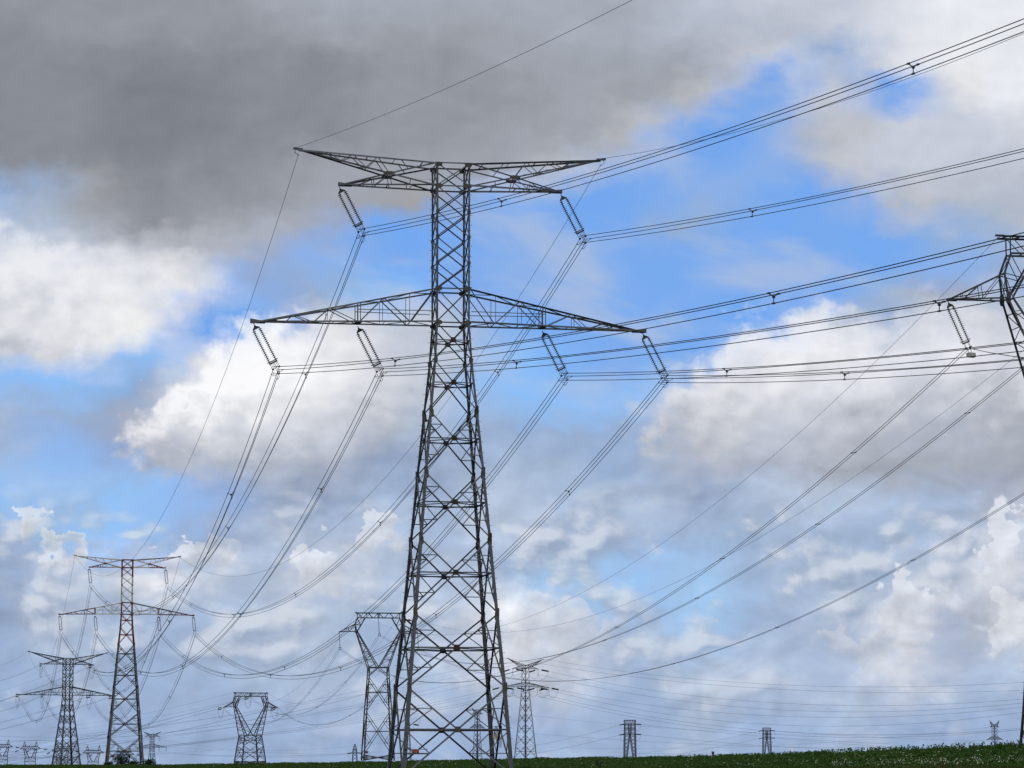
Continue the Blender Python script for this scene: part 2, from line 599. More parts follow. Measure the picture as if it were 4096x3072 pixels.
def leaf_cloud(centres, sizes, aspect=0.6, up=0.5, fold=True):
    """one folded leaf (two quads sharing a midrib) per centre; returns verts, faces"""
    n = len(centres)
    nrm = rng.normal(size=(n, 3)) * 0.75
    nrm[:, 2] = np.abs(nrm[:, 2]) + up
    nrm /= np.linalg.norm(nrm, axis=1)[:, None]
    a = rng.normal(size=(n, 3))
    a -= nrm * (a * nrm).sum(1)[:, None]
    a /= np.linalg.norm(a, axis=1)[:, None]
    b = np.cross(nrm, a)
    L_ = (sizes * 0.5)[:, None]
    W_ = (sizes * 0.5 * aspect)[:, None]
    sag = nrm * L_ * 0.35
    v = np.stack([centres - a * L_, centres + b * W_ - sag * 0.4, centres + a * L_ - sag, centres - b * W_ - sag * 0.4, centres - a * L_ * 0.0 + nrm * L_ * 0.12], 1)
    f = np.array([[0, 1, 4], [1, 2, 4], [2, 3, 4], [3, 0, 4]])
    faces = (np.arange(n)[:, None, None] * 5 + f[None]).reshape(-1, 3)
    return v.reshape(-1, 3), faces


def mesh_np(name, verts, faces, mat):
    me = bpy.data.meshes.new(name)
    nf, k = faces.shape
    me.vertices.add(len(verts))
    me.vertices.foreach_set('co', np.asarray(verts, np.float32).ravel())
    me.loops.add(nf * k)
    me.loops.foreach_set('vertex_index', faces.astype(np.int32).ravel())
    me.polygons.add(nf)
    me.polygons.foreach_set('loop_start', np.arange(nf, dtype=np.int32) * k)
    me.polygons.foreach_set('loop_total', np.full(nf, k, np.int32))
    me.materials.append(mat)
    me.update(calc_edges=True)
    o = bpy.data.objects.new(name, me)
    COL.objects.link(o)
    return o


def scatter(n, px0, px1, f0, f1):
    """random ground points: px across the view, f = 0 at the field's foot .. 1 at its crest"""
    px = rng.uniform(px0, px1, n)
    f = rng.uniform(f0, f1, n)
    d = np.interp(px, CREST_PX, FOOT_D) * (1 - f) + np.interp(px, CREST_PX, CREST_D) * f
    x = (px - 2048) / FOCAL * d
    return px, x, d


def build_crop():
    NP = 26000
    px, x, y = scatter(NP, -150, 4250, -0.15, 1.12)
    z = ground_z(x, y)
    # low smooth crop to the left, tall leafy potato plants to the right
    tall = np.interp(px, [0, 900, 1700, 2600, 3300, 4100], [0.22, 0.24, 0.30, 0.34, 0.50, 0.62])
    wave = 0.75 + 0.35 * np.sin(x * 0.7 + 2 * np.sin(y * 0.13)) * np.sin(y * 0.23 + x * 0.1)
    h = tall * wave * rng.uniform(0.7, 1.25, NP)
    K = 11
    base = np.repeat(np.stack([x, y, z], 1), K, 0)
    hh = np.repeat(h, K)
    rad = hh * rng.uniform(0.1, 0.9, NP * K)
    th = rng.uniform(0, 2 * math.pi, NP * K)
    zz = hh * np.sqrt(rng.uniform(0.05, 1, NP * K))
    c = base + np.stack([np.cos(th) * rad, np.sin(th) * rad, zz], 1)
    s = rng.uniform(0.10, 0.24, NP * K) * (0.6 + 0.8 * hh)
    v, f = leaf_cloud(c, s)
    o = mesh_np("potato_crop", v, f, LEAF)
    tag(o, "leafy green potato crop covering the field below the pylons", "crop", kind='stuff')

    # taller shoots along the skyline on the right
    NS = 900
    px, x, y = scatter(NS, 2700, 4250, 0.55, 1.0)
    z = ground_z(x, y)
    K = 8
    h = np.interp(px, [2700, 3400, 4100], [0.4, 0.62, 0.8]) * rng.uniform(0.8, 1.35, NS)
    base = np.repeat(np.stack([x, y, z], 1), K, 0)
    t = np.tile(np.linspace(0.35, 1, K), NS)
    lean = np.repeat(rng.normal(0, 0.15, (NS, 2)), K, 0)
    hh = np.repeat(h, K)
    c = base + np.stack([lean[:, 0] * t + rng.normal(0, 0.05, NS * K), lean[:, 1] * t + rng.normal(0, 0.05, NS * K), hh * t], 1)
    v, f = leaf_cloud(c, rng.uniform(0.12, 0.26, NS * K), 0.55, 0.1)
    o = mesh_np("crop_shoots", v, f, LEAF)
    tag(o, "taller leafy shoots standing up along the field's skyline at right", "crop", kind='stuff')

    # blossom
    cs = []
    for n, a, b, f0, f1, dz in ((110, 2300, 4200, 0.0, 0.30, 0.05), (230, 3300, 4200, -0.05, 0.12, 0.06), (150, 1500, 4200, 0.2, 0.8, 0.0), (60, 800, 2300, 0.2, 0.9, 0.0)):
        px, x, y = scatter(n, a, b, f0, f1)
        z = ground_z(x, y) + np.interp(px, [0, 1700, 2600, 3300, 4100], [0.25, 0.32, 0.40, 0.56, 0.68]) * rng.uniform(0.75, 1.15, n) + dz
        for q in range(3):
            cs.append(np.stack([x, y, z], 1) + rng.normal(0, 0.05, (n, 3)))
    c = np.concatenate(cs)
    v, f = leaf_cloud(c, rng.uniform(0.04, 0.075, len(c)), 0.9, 0.4)
    o = mesh_np("potato_blossom", v, f, PETAL)
    tag(o, "white blossom scattered over the green potato crop", "flowers", kind='stuff')

    # dry weeds at the field's near edge, right
    n = 2600
    px, x, y = scatter(n, 3150, 4250, -0.25, 0.13)
    keep = rng.uniform(0, 1, n) < np.interp(px, [3150, 3600, 4000], [0.1, 0.6, 1.0]) * np.where((y - np.interp(px, CREST_PX, FOOT_D)) / 50 > np.interp(px, [3400, 4100], [-0.05, 0.12]), 0.1, 1.0)
    px, x, y = px[keep], x[keep], y[keep]
    n = len(px)
    z = ground_z(x, y)
    K = 9
    base = np.repeat(np.stack([x, y, z], 1), K, 0)
    hh = np.repeat(rng.uniform(0.3, 0.62, n), K)
    c = base + np.stack([rng.normal(0, 0.1, n * K), rng.normal(0, 0.1, n * K), hh * rng.uniform(0.3, 1, n * K)], 1)
    v, f = leaf_cloud(c, rng.uniform(0.05, 0.13, n * K), 0.35, 0.0)
    o = mesh_np("dry_weeds", v, f, STRAW)
    tag(o, "brown dry weeds along the near edge of the field at lower right", "weeds", kind='stuff')

    # rough grass verge in front of the crop, around the big pylon's feet
    n = 5200
    px, x, y = scatter(n, 900, 3200, -0.32, 0.10)
    z = ground_z(x, y)
    K = 6
    base = np.repeat(np.stack([x, y, z], 1), K, 0)
    hh = np.repeat(rng.uniform(0.15, 0.45, n), K)
    c = base + np.stack([rng.normal(0, 0.12, n * K), rng.normal(0, 0.12, n * K), hh * rng.uniform(0.3, 1, n * K)], 1)
    v, f = leaf_cloud(c, rng.uniform(0.08, 0.22, n * K), 0.22, 0.0)
    o = mesh_np("grass_verge", v, f, GRASSM)
    tag(o, "rough grass verge between the big pylon and the crop", "grass", kind='stuff')


build_crop()


def bush(name, label, px, dist, w, h, n, mat, group=None, stalky=False):
    x = (px - 2048) / FOCAL * dist
    z = float(ground_z(x, dist))
    root = thing(name, label, 'bush' if not stalky else 'plant', (x, dist, z), 0, group)
    st = MB()
    tips = []
    for i in range(7 if not stalky else 9):
        a = rng.uniform(0, 6.28)
        r = rng.uniform(0.2, 0.75) * w / 2
        p1 = V3((math.cos(a) * r * 0.4, math.sin(a) * r * 0.4, h * 0.4))
        p2 = V3((math.cos(a) * r, math.sin(a) * r, h * rng.uniform(0.65, 0.95)))
        st.tube([(0, 0, -0.1), p1, p2], 0.025, FIT, 4)
        tips.append((p1, p2))
    st.build('stem', root)
    cs = []
    for i in range(n):
        if stalky:
            p1, p2 = tips[i % len(tips)]
            t = rng.uniform(0.0, 1.05)
            cs.append(p1 * (1 - t) + p2 * t + rng.normal(0, 0.04, 3))
        else:
            p1, p2 = tips[i % len(tips)]
            d = rng.normal(size=3)
            d /= np.linalg.norm(d)
            q = np.array((p2[0] * 0.75, p2[1] * 0.75, h * rng.uniform(0.1, 0.62))) + d * np.array((w * 0.27, w * 0.27, h * 0.30)) * rng.uniform(0.3, 1.0)
            q[2] = abs(q[2])
            cs.append(q)
    cs = np.array(cs)
    v, f = leaf_cloud(cs, rng.uniform(0.12, 0.3, n) * (0.5 if stalky else 1.0), 0.5, 0.1)
    o = mesh_np('foliage', v, f, mat)
    o.parent = root
    return root


bush('bush', "dark round bush at the foot of the red and white pylon", 500, 432, 2.9, 2.2, 900, LEAFDK)
bush('bush', "low spreading bush to the right of the red and white pylon's feet", 600, 432, 3.0, 1.25, 600, LEAFDK)
bush('bush', "small low shrub between the two bushes on the skyline at left", 552, 432, 2.6, 0.95, 420, LEAFDK)
bush('bush', "thin low scrub left of the red and white pylon's feet", 447, 432, 2.4, 0.7, 300, LEAFDK)
bush('grass_tuft', "tall pale grass tuft beside the big pylon's right hand feet", 2395, 305, 1.5, 1.0, 260, GRASSM, None, True)
bush('weed_clump', "dark weed clump by the big pylon's right front foot", 2105, 262, 0.9, 0.85, 240, LEAFDK, None, True)
bush('tall_weed', "tall weed sticking up above the skyline between the two small square pylons", 2845, 345, 0.7, 0.95, 90, LEAF, None, True)
bush('tall_weed', "short weed on the skyline left of the smaller square pylon", 2970, 338, 0.4, 0.6, 50, LEAF, None, True)


# ------------------------------------------------------------------ lattice pylons
CORN = [(-1, -1), (1, -1), (1, 1), (-1, 1)]      # front left, front right, back right, back left


def face_panel(B, P, n, kind, wd, wh, wr, mt):
    """B: builder; P: bottom a, bottom b, top a, top b; n: outward normal"""
    a0, b0, a1, b1 = map(V3, P)
    w0, w1 = np.linalg.norm(b0 - a0), np.linalg.norm(b1 - a1)
    t = w0 / (w0 + w1)
    c = a0 + (b1 - a0) * t
    B.angle(a0, b1, wd, n, mt, -0.02)
    B.angle(b0, a1, wd, n, mt, -0.045, flip=True)
    if kind in ('big', 'bar'):
        la, lb = a0 + (a1 - a0) * t, b0 + (b1 - b0) * t
        B.angle(la, lb, wh, n, mt, -0.07)
        if kind == 'big':
            for (q, leg0, leg1, lm) in ((a0, a0, a1, la), (b0, b0, b1, lb), (a1, a0, a1, la), (b1, b0, b1, lb)):
                mid = (q + c) / 2
                s = (mid[2] - leg0[2]) / (leg1[2] - leg0[2])
                lp = leg0 + (leg1 - leg0) * s
                B.angle(mid, lp, wr, n, mt, -0.06)
                B.angle(mid, lm, wr, n, mt, -0.08)
    return c


def hexplate(B, c, n, up, w, h, m, th=0.014):
    B.plate(c, n, up, [(-w / 2, -h * 0.3), (-w / 2, h * 0.3), (-w * 0.25, h / 2), (w * 0.25, h / 2), (w / 2, h * 0.3), (w / 2, -h * 0.3), (w * 0.25, -h / 2), (-w * 0.25, -h / 2)], th, m)


def t_pylon(name, label, loc, rz, S, detail=2, k=1.0, group=None):
    """double circuit lattice pylon. S: lv = leg levels [(z, half width)], big = number of lower wide panels,
    top/phase/low arms, scheme(part, x, z) -> material"""
    root = thing(name, label, 'pylon', loc, rz, group)
    root.scale = (k, k, k)
    sch = S.get('scheme', lambda part, x, z: STEEL)
    lv = S['lv']
    big = S['big']
    zw, z2, zb, zt = S['zw'], S['z2'], S['zb'], S['zt']
    r = S.get('ratio', 1.0)
    tk = S.get('thick', 1.0)
    H = zt

    def legw(z):
        return tk * (0.34 - 0.19 * min(1, z / zw))

    def cpt(i, c):
        z, w = lv[i]
        return V3((c[0] * w, c[1] * w * r, z))

    # legs
    for c in CORN:
        B = MB()
        for i in range(len(lv) - 1):
            p0, p1 = cpt(i, c), cpt(i + 1, c)
            B.lleg(p0, p1, legw((p0[2] + p1[2]) / 2), (-c[0], 0, 0), (0, -c[1], 0), sch('leg', 0, (p0[2] + p1[2]) / 2))
        if detail >= 2:
            z = 3.0
            j = 0
            while z < zt - 0.3:
                i = max(q for q in range(len(lv)) if lv[q][0] <= z)
                i = min(i, len(lv) - 2)
                s = (z - lv[i][0]) / (lv[i + 1][0] - lv[i][0])
                p = cpt(i, c) * (1 - s) + cpt(i + 1, c) * s
                if j % 2 == 0:
                    B.bar(p, p + V3((c[0] * 0.17, 0, 0)), 0.026, FIT)
                else:
                    B.bar(p, p + V3((0, c[1] * 0.17, 0)), 0.026, FIT)
                z += 0.42
                j += 1
        B.build('leg', root)

    # bracing
    rust_levels = S.get('rust', ())
    for f in range(4):
        ca, cb = CORN[f], CORN[(f + 1) % 4]
        n = V3(((ca[0] + cb[0]) / 2, (ca[1] + cb[1]) / 2, 0))
        Ball = None if detail >= 2 else MB()
        for i in range(len(lv) - 1):
            B = MB() if detail >= 2 else Ball
            kind = 'big' if i < big else ('bar' if (big <= i < S.get('mid', big)) else 'x')
            if detail == 0 and kind == 'big':
                kind = 'bar'
            P = (cpt(i, ca), cpt(i, cb), cpt(i + 1, ca), cpt(i + 1, cb))
            zm = (lv[i][0] + lv[i + 1][0]) / 2
            w_ = lv[i][1]
            wd = tk * (0.072 + 0.014 * w_)
            mt = sch('brace', 0, zm)
            cc = face_panel(B, P, n, kind, wd, wd * 0.9, 0.07 * tk, mt)
            if lv[i + 1][0] in S['hz']:
                B.angle(P[2], P[3], 0.11 * tk, n, sch('hz', 0, lv[i + 1][0]), -0.09)
            if kind != 'x' and f % 2 == 0 and detail >= 1:
                # plan bracing through the crossing level
                t = P[0] * 0
                s = lv[i][1] / (lv[i][1] + lv[i + 1][1])
                zc = lv[i][0] + (lv[i + 1][0] - lv[i][0]) * s
                wc = lv[i][1] + (lv[i + 1][1] - lv[i][1]) * s
                for sx in (-1, 1):
                    B.angle((0, n[1] * wc * r, zc), (sx * wc, 0, zc), 0.075 * tk, (0, 0, 1), mt, -0.03)
            if detail >= 2:
                B.build('bracing_panel', root)
                if kind != 'x':
                    G = MB()
                    d = 0.46 if i < 2 else 0.42
                    G.plate(cc + n * 0.022, n, (0, 0, 1), [(-d / 2, -d / 2), (-d / 2, d / 2), (d / 2, d / 2), (d / 2, -d / 2)], 0.02, RUST if i in rust_levels else PLATE)
                    G.build('gusset_plate', root)
            elif detail == 1 and kind != 'x':
                d = 0.5
                B.plate(cc + n * 0.03, n, (0, 0, 1), [(-d / 2, -d / 2), (-d / 2, d / 2), (d / 2, d / 2), (d / 2, -d / 2)], 0.03, mt)
        if detail < 2:
            Ball.build('bracing', root)
    # corner gussets on front and back faces
    if detail >= 1:
        for f in (0, 2):
            ca, cb = CORN[f], CORN[(f + 1) % 4]
            n = V3((0, ca[1], 0))
            for c in (ca, cb):
                for i in range(1, len(lv)):
                    p = cpt(i, c)
                    low = i <= big
                    w_, h_ = (0.36, 0.95) if low else (0.30, 0.32)
                    if i in S.get('small', ()):
                        w_, h_ = 0.34, 0.45
                    if lv[i][0] in S['hz']:
                        w_, h_ = 0.58, 0.36
                    if i == len(lv) - 1:
                        p = p - V3((0, 0, 0.13))
                    G = MB()
                    q = p + V3((-c[0] * w_ * 0.32, 0, -h_ * 0.05)) + n * 0.012
                    if low:
                        s = -c[0]
                        pts = [(-0.17, -h_ / 2), (-0.17, h_ / 2), (0.02, h_ / 2), (0.19, h_ * 0.06), (0.19, -h_ / 2)]
                        # local x of plate is up x n
                        xs = np.cross((0, 0, 1), n)[0]
                        pts = [(a * s * xs, b) for a, b in pts]
                        if s * xs < 0:
                            pts = pts[::-1]
                        G.plate(q, n, (0, 0, 1), pts, 0.02, RUST if (i in (3, 5) and c[0] > 0) else PLATE if detail >= 2 else sch('leg', 0, p[2]))
                    else:
                        hexplate(G, q, n, (0, 0, 1), w_, h_, PLATE if detail >= 2 else sch('hz', 0, p[2]), 0.02)
                    G.build('gusset_plate', root)

    # upper arms: earth wire arm and phase arm crossing at a big gusset
    a1, z1 = S['peak']
    a2, zp = S['phase']
    wt = S['wt']
    cw = tk * 0.115
    bw = tk * 0.06

    def lerp(p, q, t):
        return V3(p) * (1 - t) + V3(q) * t

    for s in (-1, 1):
        Bp, Bq = MB(), MB()
        tipy = 0.10
        node = {}
        for fy in (-1, 1):
            y0 = fy * wt * r
            nF = (0, fy, 0)
            T1, T2 = V3((s * a1, fy * tipy, z1)), V3((s * a2, fy * tipy, zp))
            top0, bot0 = V3((s * wt, y0, zt)), V3((s * wt, y0, zb))
            # crossing of the two inclined chords in x, z
            m1, m2 = (z1 - zb) / (a1 - wt), (zp - zt) / (a2 - wt)
            xn = wt + (zt - zb) / (m1 - m2)
            zn = zb + m1 * (xn - wt)
            yn = y0 + (fy * tipy - y0) * (xn - wt) / ((a1 + a2) / 2 - wt)
            Nn = V3((s * xn, yn, zn))
            node[fy] = Nn
            Bp.angle(top0, T1, cw * 1.15, (0, 0, 1), sch('peak', xn + 1, z1), 0)
            Bp.angle(bot0, Nn, cw, nF, sch('peak', xn - 1, zb), 0)
            Bp.angle(Nn, T1, cw, nF, sch('peak', xn + 1, z1), -0.02)
            Bq.angle(top0, Nn, cw, nF, sch('phase', xn - 1, zt), 0.01)
            Bq.angle(Nn, T2, cw, nF, sch('phase', xn + 1, zp), -0.01)
            half = (bot0 + T2) / 2
            Bq.angle(bot0, half, cw * 1.1, (0, 0, -1), sch('phase', wt + 1, zp), 0)
            Bq.angle(half, T2, cw * 1.1, (0, 0, -1), sch('phase', a2, zp), 0)
            # zigzag between top chord and inclined chord
            zig = [0.0, 0.26, 0.54, 0.82]
            for j, t in enumerate(zig[:-1]):
                tt = (xn - wt + (a1 - xn) * t) / (a1 - wt)
                tu = (xn - wt + (a1 - xn) * (t + zig[j + 1]) / 2) / (a1 - wt)
                p_low = Nn if t == 0 else lerp(Nn, T1, t)
                p_up = lerp(top0, T1, tu)
                p_low2 = lerp(Nn, T1, zig[j + 1])
                mt = sch('peak', a1 if t > 0.3 else xn - 1, z1)
                Bp.angle(p_low, p_up, bw, nF, mt, -0.03)
                Bp.angle(p_up, p_low2, bw, nF, mt, -0.04)
            # between the inclined chord and the bottom chord
            for t, u in ((0.0, 0.30), (0.33, 0.30), (0.33, 0.62), (0.0, -0.05)):
                p_up = lerp(Nn, T2, t)
                tb = (xn - wt + (a2 - xn) * u) / (a2 - wt)
                Bq.angle(p_up, lerp(bot0, T2, tb), bw, nF, sch('phase', a2 if t > 0 else xn - 1, zp), -0.03)
            Bq.angle(lerp(bot0, Nn, 0.55), lerp(bot0, T2, 0.28), bw, nF, sch('phase', wt, zp), -0.035)
            Bp.angle(lerp(top0, Nn, 0.6), lerp(top0, T1, 0.26), bw, nF, sch('peak', wt, zp), -0.035)
        # members joining the front and back planes
        F_, K_ = -1, 1
        for bb, q0, q1, nrm, ts, part in ((Bp, (s * wt, wt * r, zt), (s * a1, tipy, z1), (0, 0, 1), (0.1, 0.3, 0.5, 0.7), 'peak'), (Bq, (s * wt, wt * r, zb), (s * a2, tipy, zp), (0, 0, -1), (0.02, 0.25, 0.5, 0.75), 'phase')):
            prev = None
            for j, t in enumerate(ts):
                p = lerp(q0, q1, t)
                p1_ = V3((p[0], p[1] if j % 2 == 0 else -p[1], p[2]))
                p2_ = V3((p[0], -p1_[1], p[2]))
                bb.angle(p1_, p2_, bw, nrm, sch(part, abs(p[0]), p[2]), -0.03)
                if prev is not None:
                    bb.angle(prev, p1_, bw, nrm, sch(part, abs(p[0]), p[2]), -0.045)
                prev = p2_
        for t0, t1 in ((0.1, 0.35), (0.35, 0.6), (0.6, 0.85)):
            pa, pb = lerp(node[-1], (s * a1, -tipy, z1), t0), lerp(node[1], (s * a1, tipy, z1), t1)
            Bp.angle(pa, pb, bw, (0, 0, -1), sch('peak', a1, z1), -0.03)
        # tip fittings
        Bp.bar((s * (a1 - 0.35), 0, z1 + 0.03), (s * (a1 + 0.42), 0, z1 + 0.06), 0.20 * tk, sch('tip', a1, z1), 0.14 * tk)
        if detail >= 1:
            Bp.bar((s * (a1 + 0.1), 0, z1 + 0.12), (s * (a1 + 0.42), 0, z1 + 0.12), 0.09, FIT)
            Bp.tube([(s * (a1 + 0.2), 0, z1), (s * (a1 + 0.3), 0, z1 - 0.25), (s * (a1 + 0.08), 0, z1 - 0.42), (s * (a1 - 0.05), 0, z1 - 0.5)], 0.025, FIT, 4)
        Bq.plate((s * (a2 - 0.45), 0, zp + 0.02), (0, 1, 0), (0, 0, 1), [(-0.55, -0.10), (-0.55, 0.10), (0.55, 0.22), (0.55, -0.10)] if s < 0 else [(-0.55, -0.10), (-0.55, 0.22), (0.55, 0.10), (0.55, -0.10)], 0.24, sch('tip2', a2, zp))
        Bp.build('earth_wire_arm', root)
        oq = Bq.build('phase_arm', root)
        if detail >= 1:
            for fy in (-1, 1):
                G = MB()
                hexplate(G, node[fy] + V3((0, fy * 0.03, 0)), (0, fy, 0), (0, 0, 1), 0.85, 0.32, sch('xnode', xn, zn) if detail < 2 else PLATE, 0.02)
                G.build('gusset_plate', root)

    # lower crossarm
    a3, z3 = S['low']
    xh = S['hang']
    for s in (-1, 1):
        B, HR = MB(), MB()
        tipy = 0.12
        for fy in (-1, 1):
            nF = (0, fy, 0)
            wl = S['wl']
            top0, bot0, T = V3((s * wl, fy * wl * r, z2)), V3((s * wl, fy * wl * r, zw)), V3((s * a3, fy * tipy, z3))

            def at_x(base, x):
                return lerp(base, T, (x - wl) / (a3 - wl))
            for base, nn in ((top0, (0, 0, 1)), (bot0, (0, 0, -1))):
                B.angle(base, at_x(base, xh), cw * 1.1, nn, sch('low', xh - 1, z3), 0)
                B.angle(at_x(base, xh), T, cw * 1.1, nn, sch('low', xh + 1, z3), 0)
            xi = [wl, wl + (xh - wl) * 0.33, wl + (xh - wl) * 0.68, xh]
            mt = sch('low', xh - 1, z3)
            B.angle(top0, at_x(bot0, xi[1]), bw * 1.35, nF, mt, -0.02)
            B.angle(at_x(bot0, xi[1]), at_x(top0, xi[2]), bw * 1.35, nF, mt, -0.03)
            B.angle(at_x(top0, xi[2]), at_x(bot0, xh), bw * 1.35, nF, mt, -0.02)
            mt = sch('low', xh + 1, z3)
            xo = [xh + (a3 - xh) * t for t in (0, 0.28, 0.36, 0.62, 0.66, 0.85)]
            zz = [at_x(bot0, xh), at_x(top0, xo[1]), at_x(bot0, xo[2] + 0.6), at_x(top0, xo[3]), at_x(bot0, xo[4] + 0.3), at_x(top0, xo[5])]
            for j in range(5):
                B.angle(zz[j], zz[j + 1], bw, nF, mt, -0.03 - 0.01 * (j % 2))
            # hanger posts
            for dx in ((-0.12, 0.12) if detail >= 1 else (0,)):
                B.angle(at_x(top0, xh + dx), at_x(bot0, xh + dx), bw * 1.2, nF, sch('post', xh, z3), -0.02)
            # thin verticals
            for x in (xi[1] + 0.1, xi[2] + 0.1, xo[1] + 0.15):
                B.angle(at_x(top0, x), at_x(bot0, x), 0.045 * tk, nF, sch('low', x, z3), -0.05)
            if detail >= 1:
                zr = zw + 0.95
                x1r = xh + 0.1
                y1 = fy * (wl * r + (tipy - wl * r) * (x1r - wl) / (a3 - wl))
                HR.bar((s * x1r, y1 * 0.85, zr), (s * (wl + 0.15), fy * wl * r * 0.85, zr - 0.02), 0.055 * tk, sch('low', xh - 1, z3))
            # zigzags in plan
        for base0, nrm in (((s * wl, wl * r, z2), (0, 0, 1)), ((s * wl, wl * r, zw), (0, 0, -1))):
            prev = None
            for j, t in enumerate((0.0, 0.14, 0.28, 0.41, 0.56, 0.72, 0.88)):
                p = lerp(base0, (s * a3, tipy, z3), t)
                pa = V3((p[0], p[1] * (1 if j % 2 else -1), p[2]))
                pb = V3((p[0], -pa[1], p[2]))
                if prev is not None:
                    B.angle(prev, pb, bw, nrm, sch('low', abs(p[0]), z3), -0.03)
                if j % 2 == 0:
                    B.angle(pa, pb, bw, nrm, sch('low', abs(p[0]), z3), -0.045)
                prev = pb if j % 2 else pa
                prev = pb
        B.plate((s * (a3 - 0.4), 0, z3 + 0.02), (0, 1, 0), (0, 0, 1), [(-0.6, -0.1), (-0.6, 0.08), (0.6, 0.26), (0.6, -0.1)] if s < 0 else [(-0.6, -0.1), (-0.6, 0.26), (0.6, 0.08), (0.6, -0.1)], 0.26, sch('tip2', a3, z3))
        B.plate((s * xh, 0, zw - 0.04), (0, 0, 1), (0, 1, 0), [(-0.25, -wl * 0.6), (-0.25, wl * 0.6), (0.25, wl * 0.6), (0.25, -wl * 0.6)], 0.10, sch('post', xh, z3))
        arm = B.build('crossarm', root)
        if detail >= 1:
            HR.build('handrail', arm)
    return root


# ------------------------------------------------------------------ insulator sets
def insulator_proto(name, n=18, sides=8, twin=True, ring=True, tri=True, weight=False):
    """hangs along local -Z from its attachment at the origin; strings side by side along local X"""
    root = bpy.data.objects.new(name, None)
    COL.objects.link(root)
    Y = MB()
    Y.tube([(0, 0, 0.02), (0, 0, -0.16)], 0.035, FIT, 5)
    Y.lathe((0, 0, -0.12), (0, 0, -1), [(0, 0.03), (0.03, 0.07), (0.08, 0.07), (0.11, 0.03)], FIT, 6)
    if twin:
        Y.plate((0, 0, -0.33), (0, 1, 0), (0, 0, 1), [(-0.33, -0.14), (-0.30, -0.06), (-0.05, 0.15), (0.05, 0.15), (0.30, -0.06), (0.33, -0.14)], 0.04, FIT)
        for s in (-1, 1):
            Y.bar((s * 0.2, 0, -0.4), (s * 0.2, 0, -0.72), 0.03, FIT)
    Y.build('yoke_plate', root)
    zs, ze = (-0.5, -3.35) if twin else (-0.2, -3.3)
    for s in ((-1, 1) if twin else (0,)):
        B = MB()
        x = s * 0.28
        B.tube([(x, 0, zs + 0.05), (x, 0, ze - 0.1)], 0.035, FIT, 5)
        st = (zs - ze) / n
        for i in range(n):
            z = zs - st * (i + 0.2)
            B.lathe((x, 0, z), (0, 0, -1), [(0, 0.045), (0.035, 0.06), (0.055, 0.15), (0.085, 0.152), (0.075, 0.05)], GLASS, sides)
        B.build('insulator_string', root)
    Cc = MB()
    Cc.plate((0, 0, ze - 0.12), (0, 1, 0), (0, 0, 1), [(-0.36, -0.05), (-0.36, 0.07), (0.36, 0.07), (0.36, -0.05)], 0.07, FIT)
    if tri:
        for (x, zz) in ((-0.27, -3.92), (0.27, -3.92), (0.0, -4.42)):
            for d in (-0.055, 0.055):
                Cc.tube([(x * 0.9 + d, 0, ze - 0.1), (x + d, 0, zz)], 0.018, FIT, 4)
            Cc.bar((x - 0.10, 0, zz - 0.02), (x + 0.10, 0, zz - 0.02), 0.07, FIT)
            Cc.bar((x, -0.16, zz - 0.06), (x, 0.16, zz - 0.06), 0.085, FIT)
    else:
        for x in (-0.22, 0.22):
            for d in (-0.045, 0.045):
                Cc.tube([(x * 0.8 + d, 0, ze - 0.1), (x + d, 0, -3.88)], 0.02, FIT, 4)
            Cc.bar((x, -0.16, -3.9), (x, 0.16, -3.9), 0.09, FIT)
    Cc.build('suspension_clamp', root)
    if ring:
        B = MB()
        pts = []
        for i in range(25):
            a = 2 * math.pi * i / 24
            pts.append((0.44 * math.copysign(abs(math.cos(a)) ** 0.75, math.cos(a)), 0.27 * math.copysign(abs(math.sin(a)) ** 0.75, math.sin(a)), ze + 0.03))
        B.tube(pts, 0.032, RINGM, 6)
        B.bar((-0.44, 0, ze + 0.03), (0.44, 0, ze + 0.03), 0.03, RINGM)
        B.build('grading_ring', root)
    if weight:
        B = MB()
        for j in range(3):
            c_ = V3((0, 0, -4.40)) + V3((-0.4, 0, -0.915)) * 0.115 * j
            B.bar(c_ - V3((0.30, 0, -0.13)), c_ + V3((0.30, 0, -0.13)), 0.34, BOX, 0.095)
        B.tube([(-0.12, 0, -3.9), (-0.12, 0, -4.45)], 0.02, FIT, 4)
        B.tube([(0.12, 0, -3.9), (0.12, 0, -4.45)], 0.02, FIT, 4)
        B.build('counterweight', root)
    return root


def hang(o, p, hdir, yoke):
    """place an insulator set: origin p, local -Z along hdir, local X along yoke"""
    z = -unit(hdir)
    x = V3(yoke)
    x = unit(x - z * (x @ z))
    y = np.cross(z, x)
    o.matrix_world = Matrix(((x[0], y[0], z[0], p[0]), (x[1], y[1], z[1], p[1]), (x[2], y[2], z[2], p[2]), (0, 0, 0, 1)))
    return o


# ------------------------------------------------------------------ conductors
def span_pts(A, B, sag, skew=0.0, n=48, t0=0.0, t1=1.0):
    A, B = V3(A), V3(B)
    t = np.linspace(t0, t1, n)[:, None]
    p = A + (B - A) * t
    q = 4 * t * (1 - t)
    p[:, 2:3] -= q * (sag + skew * (1 - 2 * t))
    return p


def tri_offsets(dirv, tilt, e=0.27, drop=0.5):
    h = unit(np.cross((dirv[0], dirv[1], 0), (0, 0, 1)))
    up = V3((0, 0, 1))
    c, s = math.cos(tilt), math.sin(tilt)
    hx, ux = h * c + up * s, up * c - h * s
    return [-hx * e, hx * e, -ux * drop], hx, ux


